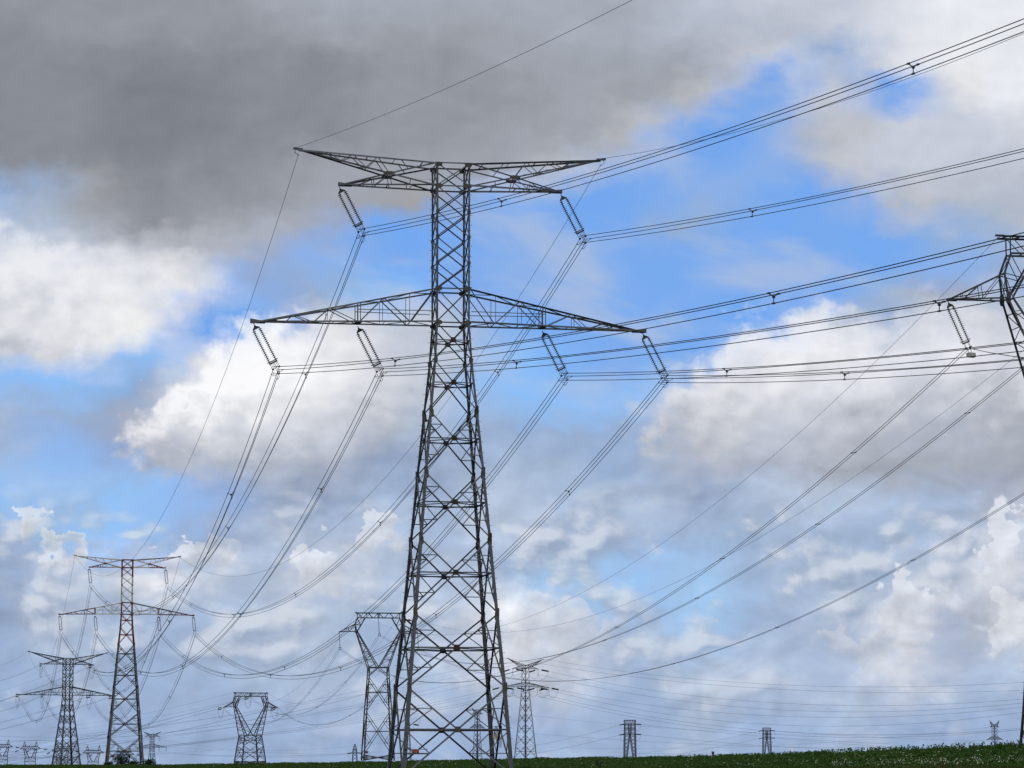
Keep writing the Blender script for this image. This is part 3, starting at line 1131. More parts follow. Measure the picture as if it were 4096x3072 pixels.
def bundle(name, label, A, B, sag, skew, r, mat, group, spacers=(), tilt=0.0, tilt_end=0.0, three=True, n=56, loops=False, k=1.0, t1=1.0):
    P = span_pts(A, B, sag, skew, n, 0.0, t1)
    root = thing(name, label, 'power line', tuple(P[0]), 0, group)
    o0 = P[0].copy()
    d = P[-1] - P[0]
    ts = np.linspace(0, t1, n)

    def offs(t):
        w = max(0.0, 1 - t / 0.25)
        a = tilt * w + tilt_end * (1 - w)
        if three:
            return tri_offsets(d, a, 0.27 * k, 0.5 * k)[0]
        o = tri_offsets(d, a, 0.2 * k, 0)[0]
        return o[:2]
    m = 3 if three else 2
    O = [offs(t) for t in ts]
    for j in range(m):
        W = MB()
        W.tube([P[i] + O[i][j] - o0 for i in range(n)], r, mat, 5)
        W.build('conductor', root)
    for t in spacers:
        p = span_pts(A, B, sag, skew, 2, t, t)[0]
        oo = offs(t)
        S_ = MB()
        cen = sum(oo) / m
        for q in oo:
            S_.bar(p + cen - o0, p + q - o0, 0.045 * k, FIT)
            dd = unit(d)
            S_.bar(p + q - dd * 0.13 * k - o0, p + q + dd * 0.13 * k - o0, 0.085 * k, FIT)
        if three:
            S_.lathe(p + cen - unit(d) * 0.03 * k - o0, d, [(0, 0.05 * k), (0.02 * k, 0.10 * k), (0.05 * k, 0.10 * k), (0.07 * k, 0.05 * k)], FIT, 6)
        S_.build('spacer', root)
    if loops:
        for j in range(m):
            W = MB()
            L_ = np.linalg.norm(d)
            t_e = 1.05 / L_
            pe = span_pts(A, B, sag, skew, 2, t_e, t_e)[0] + offs(t_e)[j] - o0
            p0 = P[0] + O[0][j] - o0
            lx, hx, ux = tri_offsets(d, tilt)
            dn = -ux * 0.16
            W.tube([p0 + dn * 1.1, p0 * 0.72 + pe * 0.28 + dn * 1.15, p0 * 0.3 + pe * 0.7 + dn * 1.1, p0 * 0.1 + pe * 0.9 + dn * 0.7, pe], 0.02, FIT, 5)
            W.bar(pe * 1.06 - p0 * 0.06, pe * 0.94 + p0 * 0.06, 0.075, FIT)
            W.build('damper_loop', root)
    return root


def wire(name, label, A, B, sag, r, mat, group, skew=0.0, n=48, cat='power line', t1=1.0):
    P = span_pts(A, B, sag, skew, n, 0.0, t1)
    W = MB()
    W.tube([p - P[0] for p in P], r, mat, 5)
    o = W.build(name)
    o.location = tuple(P[0])
    return tag(o, label, cat, group)


# ================================================================== the big pylon
MAIN = dict(lv=[(0, 4.45), (6.97, 3.91), (12.82, 3.373), (18.79, 2.865), (24.08, 2.403), (29.01, 1.943), (33.18, 1.543), (36.24, 1.362),
                (39.01, 1.367), (41.10, 1.367), (43.20, 1.367), (45.29, 1.367), (47.39, 1.368), (49.27, 1.395)],
            big=5, mid=7, zw=36.24, z2=39.01, zb=47.39, zt=49.27, hz=(36.24, 39.01, 47.39, 49.27), wt=1.37, wl=1.365,
            peak=(12.44, 50.2), phase=(9.11, 47.38), low=(15.99, 36.04), hang=7.55, rust=(1, 2, 3, 4, 5, 6), small=(6,))
PSI = R(10.08)
MLOC = (-4.97, 240.0, 0.0)
t_pylon('lattice_pylon', "big grey steel lattice pylon filling the middle of the view", MLOC, PSI, MAIN, 2)

PHASE = {'UL': (-9.11, 47.22), 'UR': (9.11, 47.22), 'LO': (-15.9, 35.9), 'LI': (-7.55, 35.9), 'RI': (7.55, 35.9), 'RO': (15.9, 35.9)}
WHERE = {'UL': 'left upper arm', 'UR': 'right upper arm', 'LO': 'left lower arm tip', 'LI': 'left lower arm middle',
         'RI': 'right lower arm middle', 'RO': 'right lower arm tip'}
HDIR = V3((0.46, 0, -0.888))
ins = insulator_proto('insulator_set', 18, 10)
first = True
for kx, (x, z) in PHASE.items():
    o = ins if first else copy_tree(ins)
    first = False
    hang(o, to_world((x, 0, z), MLOC, PSI), rot(HDIR, PSI), rot((0.888, 0, 0.46), PSI))
    tag(o, "slanting twin string of dark glass discs under the big pylon's " + WHERE[kx], 'insulator', 'insulators of the big pylon')


def main_clamp(kx):
    x, z = PHASE[kx]
    return to_world((x + HDIR[0] * 3.98, 0, z + HDIR[2] * 3.98), MLOC, PSI)


# spans from the big pylon to the right, towards and past the viewer (z = z0 + a s + b s^2 along bearing 70 deg)
TILT = R(24)
cphi, sphi = math.cos(R(70)), math.sin(R(70))
TO_RIGHT = {'UL': (-0.1097, 3.713e-04, (33.4, 95.1)), 'UR': (-0.1116, 3.127e-04, (33.2, 94.5)), 'LO': (-0.1093, 3.097e-04, (31.2, 93.6)),
            'LI': (-0.1076, 2.645e-04, (32.0, 94.3)), 'RI': (-0.1166, 3.126e-04, (32.2, 94.2)), 'RO': (-0.1210, 3.791e-04, (32.9, 94.6))}
SPAN = 170.0
for kx, (a, b, sp) in TO_RIGHT.items():
    P = main_clamp(kx)
    Q = P + V3((cphi * SPAN, -sphi * SPAN, a * SPAN + b * SPAN * SPAN))
    bundle('conductor_bundle', "triple conductors running right towards the viewer from the big pylon's " + WHERE[kx], P, Q, b * SPAN * SPAN / 4, 0.0,
           0.026, WIRE, 'conductors right of the big pylon', [q / SPAN for q in sp], TILT, 0.0, True, 60, True)
for s, a, b, w in ((-1, -0.0959, 3.78e-4, 'left'), (1, -0.1365, 8.75e-4, 'right')):
    P = to_world((s * 12.62, 0, 50.33), MLOC, PSI)
    Q = P + V3((cphi * SPAN, -sphi * SPAN, a * SPAN + b * SPAN * SPAN))
    wire('earth_wire', "thin earth wire rising to the right from the big pylon's %s top tip" % w, P, Q, b * SPAN * SPAN / 4, 0.016, WIRE, 'earth wires of the big pylon')

# ================================================================== the red and white pylon
RK, RPSI = 0.75, R(10.9)
RLOC = (-92.3 * RK, 540.0, EYE - 3.0 * RK)


def red_scheme(part, x, z):
    if part == 'leg':
        if z < 28.5: return STEEL
        if z < 39: return REDP
        if z < 45.2: return WHITEP
        return REDP
    if part == 'brace':
        if z < 28.5: return STEEL
        if z < 39: return REDP
        if z < 45.2: return WHITEP
        return REDP
    if part in ('hz', 'xnode', 'tip', 'tip2', 'post'):
        return REDP
    if part == 'peak':
        return REDP if x > 6.8 or x < 0 else WHITEP
    if part == 'phase':
        return REDP if x > 4.3 else WHITEP
    if part == 'low':
        return REDP if x > 7.6 else WHITEP
    return STEEL


RED = dict(MAIN)
RED['scheme'] = red_scheme
RED['thick'] = 1.35
t_pylon('lattice_pylon', "red and white banded lattice pylon on the skyline at left", RLOC, RPSI, RED, 1, RK)
ins2 = insulator_proto('insulator_set', 18, 6, True, False, False)
first = True


def red_clamp(kx):
    x, z = PHASE[kx]
    return to_world((x + 0.45, 0, z - 4.1), RLOC, RPSI, RK)


for kx, (x, z) in PHASE.items():
    o = ins2 if first else copy_tree(ins2)
    first = False
    hang(o, to_world((x, 0, z), RLOC, RPSI, RK), rot((0.11, 0, -0.994), RPSI), rot((1, 0, 0.1), RPSI))
    o.scale = (RK, RK, RK)
    tag(o, "upright twin glass string under the red and white pylon's " + WHERE[kx], 'insulator', 'insulators of the red and white pylon')

SAG1 = {'UL': (15.57, 1.45), 'UR': (15.19, -0.04), 'LO': (15.01, 2.24), 'LI': (14.64, 0.63), 'RI': (14.71, -0.01), 'RO': (14.79, -0.02)}
for kx, (sg, sk) in SAG1.items():
    A, B = main_clamp(kx), red_clamp(kx)
    bundle('conductor_bundle', "triple conductors sagging from big pylon's %s to the red and white pylon" % WHERE[kx], A, B, sg, sk,
           0.026, WIRE, 'conductors between the big pylon and the red and white pylon', (0.105, 0.30, 0.50, 0.70, 0.88), TILT, 0.0, True, 72, True, 0.95)
for s, sg, w in ((-1, 14.97, 'left'), (1, 14.74, 'right')):
    wire('earth_wire', "thin earth wire from the big pylon's %s top tip to the banded pylon" % w, to_world((s * 12.44, 0, 49.8), MLOC, PSI),
         to_world((s * 12.44, 0, 50.1), RLOC, RPSI, RK), sg, 0.018, WIRE, 'earth wires of the big pylon')

# ================================================================== dark tension pylon, far left
DARK = dict(lv=[(0, 3.75), (3.3, 3.35), (8.4, 2.8), (12.9, 2.3), (16.9, 1.85), (20.4, 1.5), (22.9, 1.4), (25.8, 1.4), (28.2, 1.4), (30.6, 1.4), (33.1, 1.4), (35.1, 1.42)],
            big=5, mid=6, zw=22.9, z2=25.8, zb=33.1, zt=35.1, hz=(22.9, 25.8, 33.1, 35.1), wt=1.42, wl=1.4,
            peak=(14.0, 37.2), phase=(9.3, 33.05), low=(17.2, 22.9), hang=8.6, scheme=lambda p, x, z: MIDSTEEL, thick=1.6)
DK, DPSI = 0.72, R(32)
DLOC = tuple(at(265, 3060, 720.0))
t_pylon('lattice_pylon', "dark four legged tension pylon left of the red and white pylon", DLOC, DPSI, DARK, 1, DK, None)


def tension_proto(name, loop=True, length=3.2, gap=0.36, rod=2.2):
    """lies along local +X from its attachment; jumper loop hangs below"""
    root = bpy.data.objects.new(name, None)
    COL.objects.link(root)
    B = MB()
    B.bar((0, 0, 0), (rod, 0, 0), 0.07, FIT)
    B.plate((rod + 0.1, 0, 0), (0, 1, 0), (0, 0, 1), [(-0.2, -0.05), (-0.2, 0.05), (0.15, gap + 0.06), (0.15, -gap - 0.06)], 0.06, FIT)
    B.build('link_rod', root)
    for s in (-1, 1):
        B = MB()
        z = gap * s
        n = 14
        for i in range(n):
            x = rod + 0.3 + length * i / n
            B.lathe((x, 0, z), (1, 0, 0), [(0, 0.17), (0.03, 0.22), (length / n - 0.05, 0.22), (length / n - 0.01, 0.17)], GLASS, 6)
        B.build('insulator_string', root)
    B = MB()
    e = rod + 0.3 + length
    B.plate((e + 0.15, 0, 0), (0, 1, 0), (0, 0, 1), [(-0.15, -gap - 0.06), (-0.15, gap + 0.06), (0.2, 0.06), (0.2, -0.06)], 0.06, FIT)
    pts = [(e + 0.1 + 0.5 * math.sin(a), 0, 0.75 - 0.5 * math.cos(a)) for a in np.linspace(0.2, 5.6, 12)]
    B.tube(pts, 0.03, RINGM, 4)
    B.build('arcing_ring', root)
    if loop:
        B = MB()
        for dy in (-0.2, 0.2):
            pts = [(e + 0.2, dy, -0.3), (e - 0.1, dy, -2.0), (e * 0.75, dy, -3.9), (e * 0.48, dy, -4.6), (e * 0.22, dy, -3.9), (e * 0.04, dy, -2.0), (0.0, dy, -0.3)]
            B.tube(pts, 0.035, FARWIRE, 4)
        B.build('jumper_loop', root)
    return root


def lay(o, p, d, k=1.0):
    """local +X along d, local Z upward"""
    x = unit(d)
    y = unit(np.cross((0, 0, 1), x))
    z = np.cross(x, y)
    o.matrix_world = Matrix(((x[0] * k, y[0] * k, z[0] * k, p[0]), (x[1] * k, y[1] * k, z[1] * k, p[1]), (x[2] * k, y[2] * k, z[2] * k, p[2]), (0, 0, 0, 1)))
    return o


DPH = {'UL': (-9.3, 33.0), 'UR': (9.3, 33.0), 'LO': (-17.2, 22.85), 'LI': (-8.6, 22.85), 'RI': (8.6, 22.85), 'RO': (17.2, 22.85)}
ten = tension_proto('tension_insulator')
first = True
DDIR = V3((-0.93, 0.33, -0.16))
DLEFT = {'UL': (0, 2710), 'UR': (0, 2792), 'LO': (-160, 2836), 'LI': (0, 2833), 'RI': (0, 2877), 'RO': (0, 2906)}
for kx, (x, z) in DPH.items():
    p = to_world((x, 0, z), DLOC, DPSI, DK)
    px0, py0 = DLEFT[kx]
    far = at(px0, py0, 800.0)
    d = unit(far - p)
    o = ten if first else copy_tree(ten)
    first = False
    lay(o, p, d, DK * 0.95)
    tag(o, "black tension insulator with jumper loop on the dark far left pylon's " + WHERE[kx], 'insulator', 'tension insulators of the dark far left pylon')
    e = p + d * 5.9 * DK
    bundle('conductor_bundle', "conductors running out of view at left from the dark tension pylon's " + WHERE[kx], e, p + (far - p) * 1.7, 0.9, 0, 0.018, FARWIRE,
           'conductors left of the dark tension pylon', (), 0, 0, False, 20, False, 1.1)
    A = red_clamp(kx)
    SG = {'LO': (10.61, 4.5), 'UL': (11.15, 4.0), 'LI': (10.65, 3.6), 'RO': (11.2, 0.0), 'RI': (10.12, 0.9), 'UR': (12.0, 2.0)}[kx]
    bundle('conductor_bundle', "faint conductors from the red and white pylon's %s to the dark pylon" % WHERE[kx], A, p + V3((0.25, -0.6, -0.5)), SG[0], SG[1], 0.024, FARWIRE,
           'conductors between the red and white pylon and the dark pylon', (0.25, 0.5, 0.75), 0, 0, True, 48, False, 0.85)
for s, w, py0 in ((-1, 'left', 2650), (1, 'right', 2752)):
    p = to_world((s * 14.1, 0, 37.2), DLOC, DPSI, DK)
    wire('earth_wire', "thin earth wire running out of view at left from the dark tension pylon's %s tip" % w, p, p + (at(0, py0, 800) - p) * 1.7, 0.9, 0.014, FARWIRE, 'earth wires of the dark tension pylon')
    wire('earth_wire', "faint earth wire sagging from the red and white pylon's %s tip to the dark pylon" % w, to_world((s * 12.6, 0, 49.9), RLOC, RPSI, RK), p, 11.0, 0.018, FARWIRE, 'earth wires of the dark tension pylon')


# ================================================================== single circuit forked pylons
def fork_pylon(name, label, loc, rz, S, k, detail=1, group=None, mt=DARKSTEEL):
    root = thing(name, label, 'pylon', loc, rz, group)
    root.scale = (k, k, k)
    tk = S.get('thick', 1.0)
    lv = S['lv']
    zwa, wwa = lv[-1]
    kx, kz = S['K']
    ox, oz = S['O']
    bx, bz = S['B']
    tx, tz = S['T']
    ix = S['I']
    axx, azz = S['A']
    yk, yt = S['yk'], S['yt']
    nl = len(lv)

    def cp(i, c):
        z, w = lv[i]
        return V3((c[0] * w, c[1] * w, z))
    for c in CORN:
        B = MB()
        for i in range(nl - 1):
            B.lleg(cp(i, c), cp(i + 1, c), tk * (0.24 - 0.08 * lv[i][0] / zwa), (-c[0], 0, 0), (0, -c[1], 0), mt)
        if detail >= 1:
            z = 3.0
            while z < zwa:
                i = max(q for q in range(nl - 1) if lv[q][0] <= z)
                s = (z - lv[i][0]) / (lv[i + 1][0] - lv[i][0])
                p = cp(i, c) * (1 - s) + cp(i + 1, c) * s
                B.bar(p, p + V3((c[0] * 0.16, 0, 0)), 0.03, FIT)
                z += 0.8
        B.build('leg', root)
    for f in range(4):
        ca, cb = CORN[f], CORN[(f + 1) % 4]
        n = V3(((ca[0] + cb[0]) / 2, (ca[1] + cb[1]) / 2, 0))
        B = MB()
        for i in range(nl - 1):
            if i < nl - 2 or S.get('lastx'):
                face_panel(B, (cp(i, ca), cp(i, cb), cp(i + 1, ca), cp(i + 1, cb)), n, 'big', 0.11 * tk, 0.11 * tk, 0.07 * tk, mt)
            else:
                mid = (cp(i + 1, ca) + cp(i + 1, cb)) / 2
                for q in (ca, cb):
                    B.angle(cp(i, q), mid, 0.11 * tk, n, mt, -0.02)
                    B.angle((cp(i, q) + mid) / 2, (cp(i, q) + cp(i + 1, q)) / 2, 0.06 * tk, n, mt, -0.04)
        B.angle(cp(nl - 1, ca), cp(nl - 1, cb), 0.16 * tk, n, mt, -0.03)
        B.build('bracing', root)
    lw, bw = 0.15 * tk, 0.06 * tk
    for s in (-1, 1):
        B = MB()
        for fy in (-1, 1):
            nF = (0, fy, 0)
            o0, i0 = V3((s * wwa, fy * wwa, zwa)), V3((s * 0.12, fy * wwa, zwa))
            Ko, Ki = V3((s * kx, fy * yk, kz)), V3((s * (kx - 0.35), fy * yk, kz + 0.1))
            B.angle(o0, Ko, lw, nF, mt)
            B.angle(i0, Ki, lw, nF, mt)
            prev = o0
            for j in range(1, 9):
                t = j / 9
                po, pi = o0 + (Ko - o0) * t, i0 + (Ki - i0) * t
                if j % 2 == 0:
                    B.angle(po, pi, bw, nF, mt, -0.03)
                q = pi if j % 2 else po
                B.angle(prev, q, bw, nF, mt, -0.05)
                prev = q
            # upper posts
            O_, Bo, To, Ib = V3((s * ox, fy * (yk + yt) / 2, oz)), V3((s * bx, fy * yt, bz)), V3((s * tx, fy * yt, tz)), V3((s * ix, fy * yt, bz))
            B.angle(Ko, O_, lw, nF, mt)
            B.angle(O_, Bo, lw, nF, mt)
            B.angle(Ki, Ib, lw, nF, mt, -0.02)
            B.angle(O_, Ki + (Ib - Ki) * 0.45, bw * 1.3, nF, mt, -0.03)
            B.angle(O_, Ki, bw * 1.2, nF, mt, -0.04)
            B.angle(Bo, Ki + (Ib - Ki) * 0.45, bw * 1.3, nF, mt, -0.05)
            if detail >= 1:
                hexplate(B, Ko + V3((0, fy * 0.02, 0.1)), nF, (0, 0, 1), 0.36, 0.95, mt, 0.03)
        # ties between front and back planes
        for t in np.linspace(0.05, 1, 9):
            for (a0, w0, a1) in ((wwa, wwa, kx), (0.12, wwa, kx - 0.35)):
                x, y, z = a0 + (a1 - a0) * t, w0 + (yk - w0) * t, zwa + (kz - zwa) * t
                B.angle((s * x, -y, z), (s * x, y, z), bw, (s, 0, 0), mt, -0.02)
        for (x, y, z), (x2, y2, z2) in (((kx, yk, kz), (ox, (yk + yt) / 2, oz)), ((ox, (yk + yt) / 2, oz), (bx, yt, bz)), ((kx - .3, yk, kz), (ix, yt, bz))):
            B.angle((s * x, -y, z), (s * x2, y2, z2), bw, (s, 0, 0), mt, -0.02)
            B.angle((s * x, y, z), (s * x2, -y2, z2), bw, (s, 0, 0), mt, -0.04)
        B.build('fork', root)
        # side arm
        B = MB()
        tip = V3((s * axx, 0, azz))
        for fy in (-1, 1):
            nF = (0, fy, 0)
            Ko, O_ = V3((s * kx, fy * yk, kz)), V3((s * ox, fy * (yk + yt) / 2, oz))
            T = tip + V3((0, fy * 0.08, 0))
            B.angle(Ko, T, lw * 0.9, (0, 0, -1), mt)
            B.angle(O_, T, lw * 0.9, nF, mt)
            for a_, b_ in ((0.0, 0.42), (0.42, 0.42), (0.42, 0.75), (0.75, 0.75)):
                B.angle(O_ + (T - O_) * a_, Ko + (T - Ko) * b_, bw, nF, mt, -0.03)
        for t in (0.25, 0.5, 0.75):
            q = V3((s * kx, yk, kz)) * (1 - t) + (tip + V3((0, 0.08, 0))) * t
            B.angle(q, (q[0], -q[1], q[2]), bw, (0, 0, -1), mt, -0.02)
        B.plate(tip + V3((-s * 0.3, 0, 0)), (0, 1, 0), (0, 0, 1), [(-0.4, -0.08), (-0.4, 0.1), (0.4, 0.1), (0.4, -0.08)], 0.2, mt)
        B.build('side_arm', root)
    B = MB()
    for fy in (-1, 1):
        nF = (0, fy, 0)
        y = fy * yt
        B.angle((-tx, y, tz), (tx, y, tz), lw, (0, 0, 1), mt)
        B.angle((-bx, y, bz), (bx, y, bz), lw, (0, 0, -1), mt)
        nz = S.get('nz', 8)
        xs = np.linspace(-bx, bx, nz + 1)
        for j in range(nz):
            za, zb_ = (tz, bz) if j % 2 == 0 else (bz, tz)
            B.angle((xs[j], y, za), (xs[j + 1], y, zb_), bw * 1.3, nF, mt, -0.03)
        for x in (-bx, -0.15, 0.15, bx):
            B.angle((x, y, bz), (x, y, tz), bw * 1.5, nF, mt, -0.05)
    for x in np.linspace(-tx, tx, 9):
        B.angle((x, -yt, tz), (x, yt, tz), bw, (0, 0, 1), mt, -0.02)
        if abs(x) < bx:
            B.angle((x, -yt, bz), (x, yt, bz), bw, (0, 0, -1), mt, -0.02)
    for s in (-1, 1):
        B.bar((s * (tx - 0.3), 0, tz + 0.08), (s * (tx + 0.35), 0, tz + 0.08), 0.2, mt, 0.14)
    B.build('top_beam', root)
    return root


FORK = dict(lv=[(0, 4.05), (1.5, 3.98), (12.5, 3.38), (21.5, 2.72), (23.9, 2.62)], K=(5.86, 33.1), O=(6.1, 35.1), B=(5.55, 36.6), T=(5.87, 38.06), I=3.5,
            A=(10.2, 33.0), yk=0.85, yt=0.65, thick=1.0)
VPSI = R(8.2)
NLOC = tuple(at(4354, 2926, 230.0))        # cut off by the right edge of the view
NEARK = dict(FORK)
NEARK['lv'] = [(-1.9, 4.24), (1.5, 3.95), (12.5, 3.18), (21.5, 2.72), (23.9, 2.62)]
NEARK['A'] = (10.45, 33.0)
NEARK['T'] = (6.2, 38.06)
NEARK['thick'] = 0.92
fork_pylon('forked_pylon', "dark forked pylon cut off by the right edge of the view", NLOC, VPSI, NEARK, 1.0, 1)
FARK = dict(FORK)
FARK['thick'] = 1.45
FK = 600.0 / 780.0
FLOC = tuple(at(1511, 3042, 600.0))
fork_pylon('forked_pylon', "dark forked suspension pylon half hidden behind the big pylon", FLOC, VPSI, FARK, FK, 1)
FTEN = dict(lv=[(0, 4.7), (1.2, 4.55), (6.6, 3.9), (10.1, 3.35)], K=(6.0, 20.4), O=(6.4, 22.2), B=(6.0, 24.1), T=(6.2, 25.6), I=4.2,
            A=(10.4, 20.2), yk=1.3, yt=1.0, thick=1.75, nz=10, lastx=True)
TK = 850.0 / 1090.0
TLOC = tuple(at(1000, 3056, 850.0))
TPSI = R(24)
fork_pylon('forked_pylon', "squat brownish forked tension pylon standing alone left of centre", TLOC, TPSI, FTEN, TK, 0, None, MIDSTEEL)

VPH = {'left': (-10.2, 32.9), 'middle': (0.0, 36.5), 'right': (10.2, 32.9)}
v1 = insulator_proto('insulator_set', 18, 8, True, True, False, True)
for i, (w, (x, z)) in enumerate(VPH.items()):
    if w != 'left':
        continue
    hang(v1, to_world((x - 0.25, 0, z), NLOC, VPSI), rot((0.40, 0.0, -0.915), VPSI), rot((0.9, 0.3, 0.4), VPSI))
    tag(v1, "slanting twin glass string with grey block weight at the right edge of view", 'insulator')
v2 = insulator_proto('insulator_set', 16, 6, False, False, False)
first = True
for w, (x, z) in VPH.items():
    o = v2 if first else copy_tree(v2)
    first = False
    hang(o, to_world((x, 0, z), FLOC, VPSI, FK), rot((0.06, 0, -1), VPSI), rot((1, 0, 0), VPSI))
    o.scale = (FK * 1.15,) * 3
    tag(o, "single glass string hanging at the %s of the forked pylon behind the big pylon" % w, 'insulator', 'insulators of the forked suspension pylon')
SAGV = {'left': (14.68, -0.06), 'middle': (14.6, -0.3), 'right': (14.43, 0.3)}
for w, (x, z) in VPH.items():
    A = to_world((x * 1.0245 + 1.55, 0, z - 3.6), NLOC, VPSI)
    B_ = to_world((x + 0.2, 0, z - 4.2), FLOC, VPSI, FK)
    bundle('conductor_bundle', "twin conductors sweeping down from the cut off pylon to the far forked pylon's %s" % w, A, B_, *SAGV[w], 0.024, WIRE,
           'conductors between the two forked pylons', (0.08, 0.2, 0.33, 0.46, 0.6, 0.72, 0.85), 0.25, 0.12, False, 72)
    if w == 'left':
        Q = A + V3((SPAN * 0.24, -SPAN * 0.97, 0)) * 0.6 + V3((0, 0, 1.0))
        bundle('conductor_bundle', "twin conductors leaving the weighted insulator towards the right edge of the view", A, Q, 6.0, 0, 0.024, WIRE, None, (), 0.2, 0, False, 24)
for s, w, sg, sk in ((-1, 'left', 14.76, 0.3), (1, 'right', 13.9, -0.4)):
    wire('earth_wire', "thin earth wire from the cut off pylon to the far forked pylon's %s top" % w,
         to_world((s * 6.35, 0, 38.0), NLOC, VPSI), to_world((s * 5.9, 0, 38.1), FLOC, VPSI, FK), sg, 0.015, WIRE, 'earth wires between the forked pylons', sk, 64)

ten2 = tension_proto('tension_insulator')
first = True
TPH = {'left': (-10.4, 20.1), 'middle': (0.0, 24.0), 'right': (10.4, 20.1)}
TOUT = {'left': (314, 2965), 'middle': (314, 2951), 'right': (318, 2995)}
SAG65 = {'left': (9.37, 0.3), 'middle': (10.0, 1.0), 'right': (9.14, -0.09)}
for w, (x, z) in TPH.items():
    p = to_world((x, 0, z), TLOC, TPSI, TK)
    far = at(TOUT[w][0], TOUT[w][1], 960.0)
    d = unit(far - p)
    o = ten2 if first else copy_tree(ten2)
    first = False
    lay(o, p, d, TK * 0.85)
    tag(o, "black tension insulator with hanging jumper at the %s of the squat forked pylon" % w, 'insulator', 'tension insulators of the squat forked pylon')
    bundle('conductor_bundle', "twin conductors falling away left from the %s of the squat forked pylon" % w, p + d * 4.8 * TK, p + (far - p) * 1.6, 0.9, 0, 0.019, FARWIRE,
           'conductors left of the squat forked pylon', (), 0, 0, False, 24, False, 1.1)
    x6, z6 = VPH[w]
    bundle('conductor_bundle', "twin conductors sagging between the two dark forked pylons' %s positions" % w, to_world((x6 + 0.2, 0, z6 - 4.2), FLOC, VPSI, FK), p, *SAG65[w], 0.025, FARWIRE,
           'conductors between the far forked pylons', (0.2, 0.4, 0.6, 0.8), 0.1, 0.1, False, 56)
for s, w, py0 in ((-1, 'left', 2912), (1, 'right', 2930)):
    p = to_world((s * 6.3, 0, 25.7), TLOC, TPSI, TK)
    wire('earth_wire', "faint earth wire falling away left from the squat forked pylon's %s top" % w, p, at(200, py0, 980), 1.2, 0.018, FARWIRE, 'earth wires of the squat forked pylon')
    wire('earth_wire', "faint earth wire between squat forked pylon's %s top and its taller dark neighbour" % w, to_world((s * 5.9, 0, 38.1), FLOC, VPSI, FK), p, 9.0, 0.018, FARWIRE, 'earth wires of the squat forked pylon')

# ================================================================== tension pylon right of the big one
RTEN = dict(lv=[(-8, 4.4), (0, 3.9), (5.8, 3.45), (11.2, 3.0), (16.4, 2.6), (21.4, 2.2), (26.2, 1.85), (30.4, 1.55), (34, 1.4), (36, 1.4), (39.2, 1.3), (42.6, 1.24), (44.4, 1.22)],
            big=7, mid=8, zw=34, z2=36, zb=42.6, zt=44.4, hz=(34, 36, 42.6, 44.4), wt=1.22, wl=1.4,
            peak=(11.9, 47.4), phase=(8.6, 42.6), low=(15.6, 33.8), hang=8.0, scheme=lambda p, x, z: MIDSTEEL, thick=1.5)
QLOC = tuple(at(2102, 3032, 1450.0))
QPSI = R(44)
t_pylon('lattice_pylon', "grey tension pylon with upswept arms just right of the big pylon", QLOC, QPSI, RTEN, 1, 1.0)
ten3 = tension_proto('tension_insulator', True, 4.2, 0.16)
first = True
QPH = {'UL': (-8.6, 42.5), 'UR': (8.6, 42.5), 'LO': (-15.6, 33.7), 'LI': (-8.0, 33.7), 'RI': (8.0, 33.7), 'RO': (15.6, 33.7)}
QR = {'UL': (4200, 2800), 'UR': (4200, 2786), 'LO': (4200, 2905), 'LI': (4200, 2901), 'RI': (4200, 2832), 'RO': (4200, 2816)}
QL = {'UL': (0, 3026), 'UR': (0, 3010), 'LO': (0, 3042), 'LI': (0, 3046), 'RI': (0, 3034), 'RO': (0, 3038)}
QSR = {'UL': 11, 'UR': 9, 'LO': 12, 'LI': 11, 'RI': 12, 'RO': 9}
for kx, (x, z) in QPH.items():
    p = to_world((x, 0, z), QLOC, QPSI)
    fr, fl = at(*QR[kx], 1250.0), at(*QL[kx], 1250.0)
    for far, wd, sg, tt in ((fr, 'right', QSR[kx], 'r'), (fl, 'left', 4.5, 'l')):
        d0 = unit(far - p)
        d = unit(d0 + V3((0, 0, -0.10)))
        o = ten3 if first else copy_tree(ten3)
        first = False
        lay(o, p, d, 1.0 if tt == 'r' else 0.9)
        tag(o, "small tension insulator pulling %s on the upswept pylon's %s" % (wd, WHERE[kx]), 'insulator', 'tension insulators of the upswept pylon')
        wire('power_line', "faint long line running %s from the upswept pylon's %s" % (wd, WHERE[kx]), p + d * 6.9, far, sg, 0.043 if tt == 'r' else 0.036, FARWIRE, 'lines of the upswept pylon')
for s, w, pr, pl in ((-1, 'left', (4200, 2756), (0, 2992)), (1, 'right', (4200, 2722), (0, 2975))):
    p = to_world((s * 12.2, 0, 47.5), QLOC, QPSI)
    wire('earth_wire', "very thin wire running right from the upswept pylon's %s top tip" % w, p, at(*pr, 1250.0), 7.0, 0.04, FARWIRE, 'earth wires of the upswept pylon')
    wire('earth_wire', "very thin wire running left from the upswept pylon's %s top tip" % w, p, at(*pl, 1250.0), 3.5, 0.03, FARWIRE, 'earth wires of the upswept pylon')


# ================================================================== small far pylons
def small_t(label, px, base_py, dist, rz, lv, S):
    d = dict(lv=lv, big=0, mid=0, scheme=lambda p, x, z: S.get('mat', MIDSTEEL), thick=S['thick'])
    d.update({q: S[q] for q in ('zw', 'z2', 'zb', 'zt', 'wt', 'wl', 'peak', 'phase', 'low', 'hang')})
    d['hz'] = (S['zw'], S['z2'], S['zb'], S['zt'])
    return t_pylon('lattice_pylon', label, tuple(at(px, base_py, dist)), rz, d, 0, 1.0)


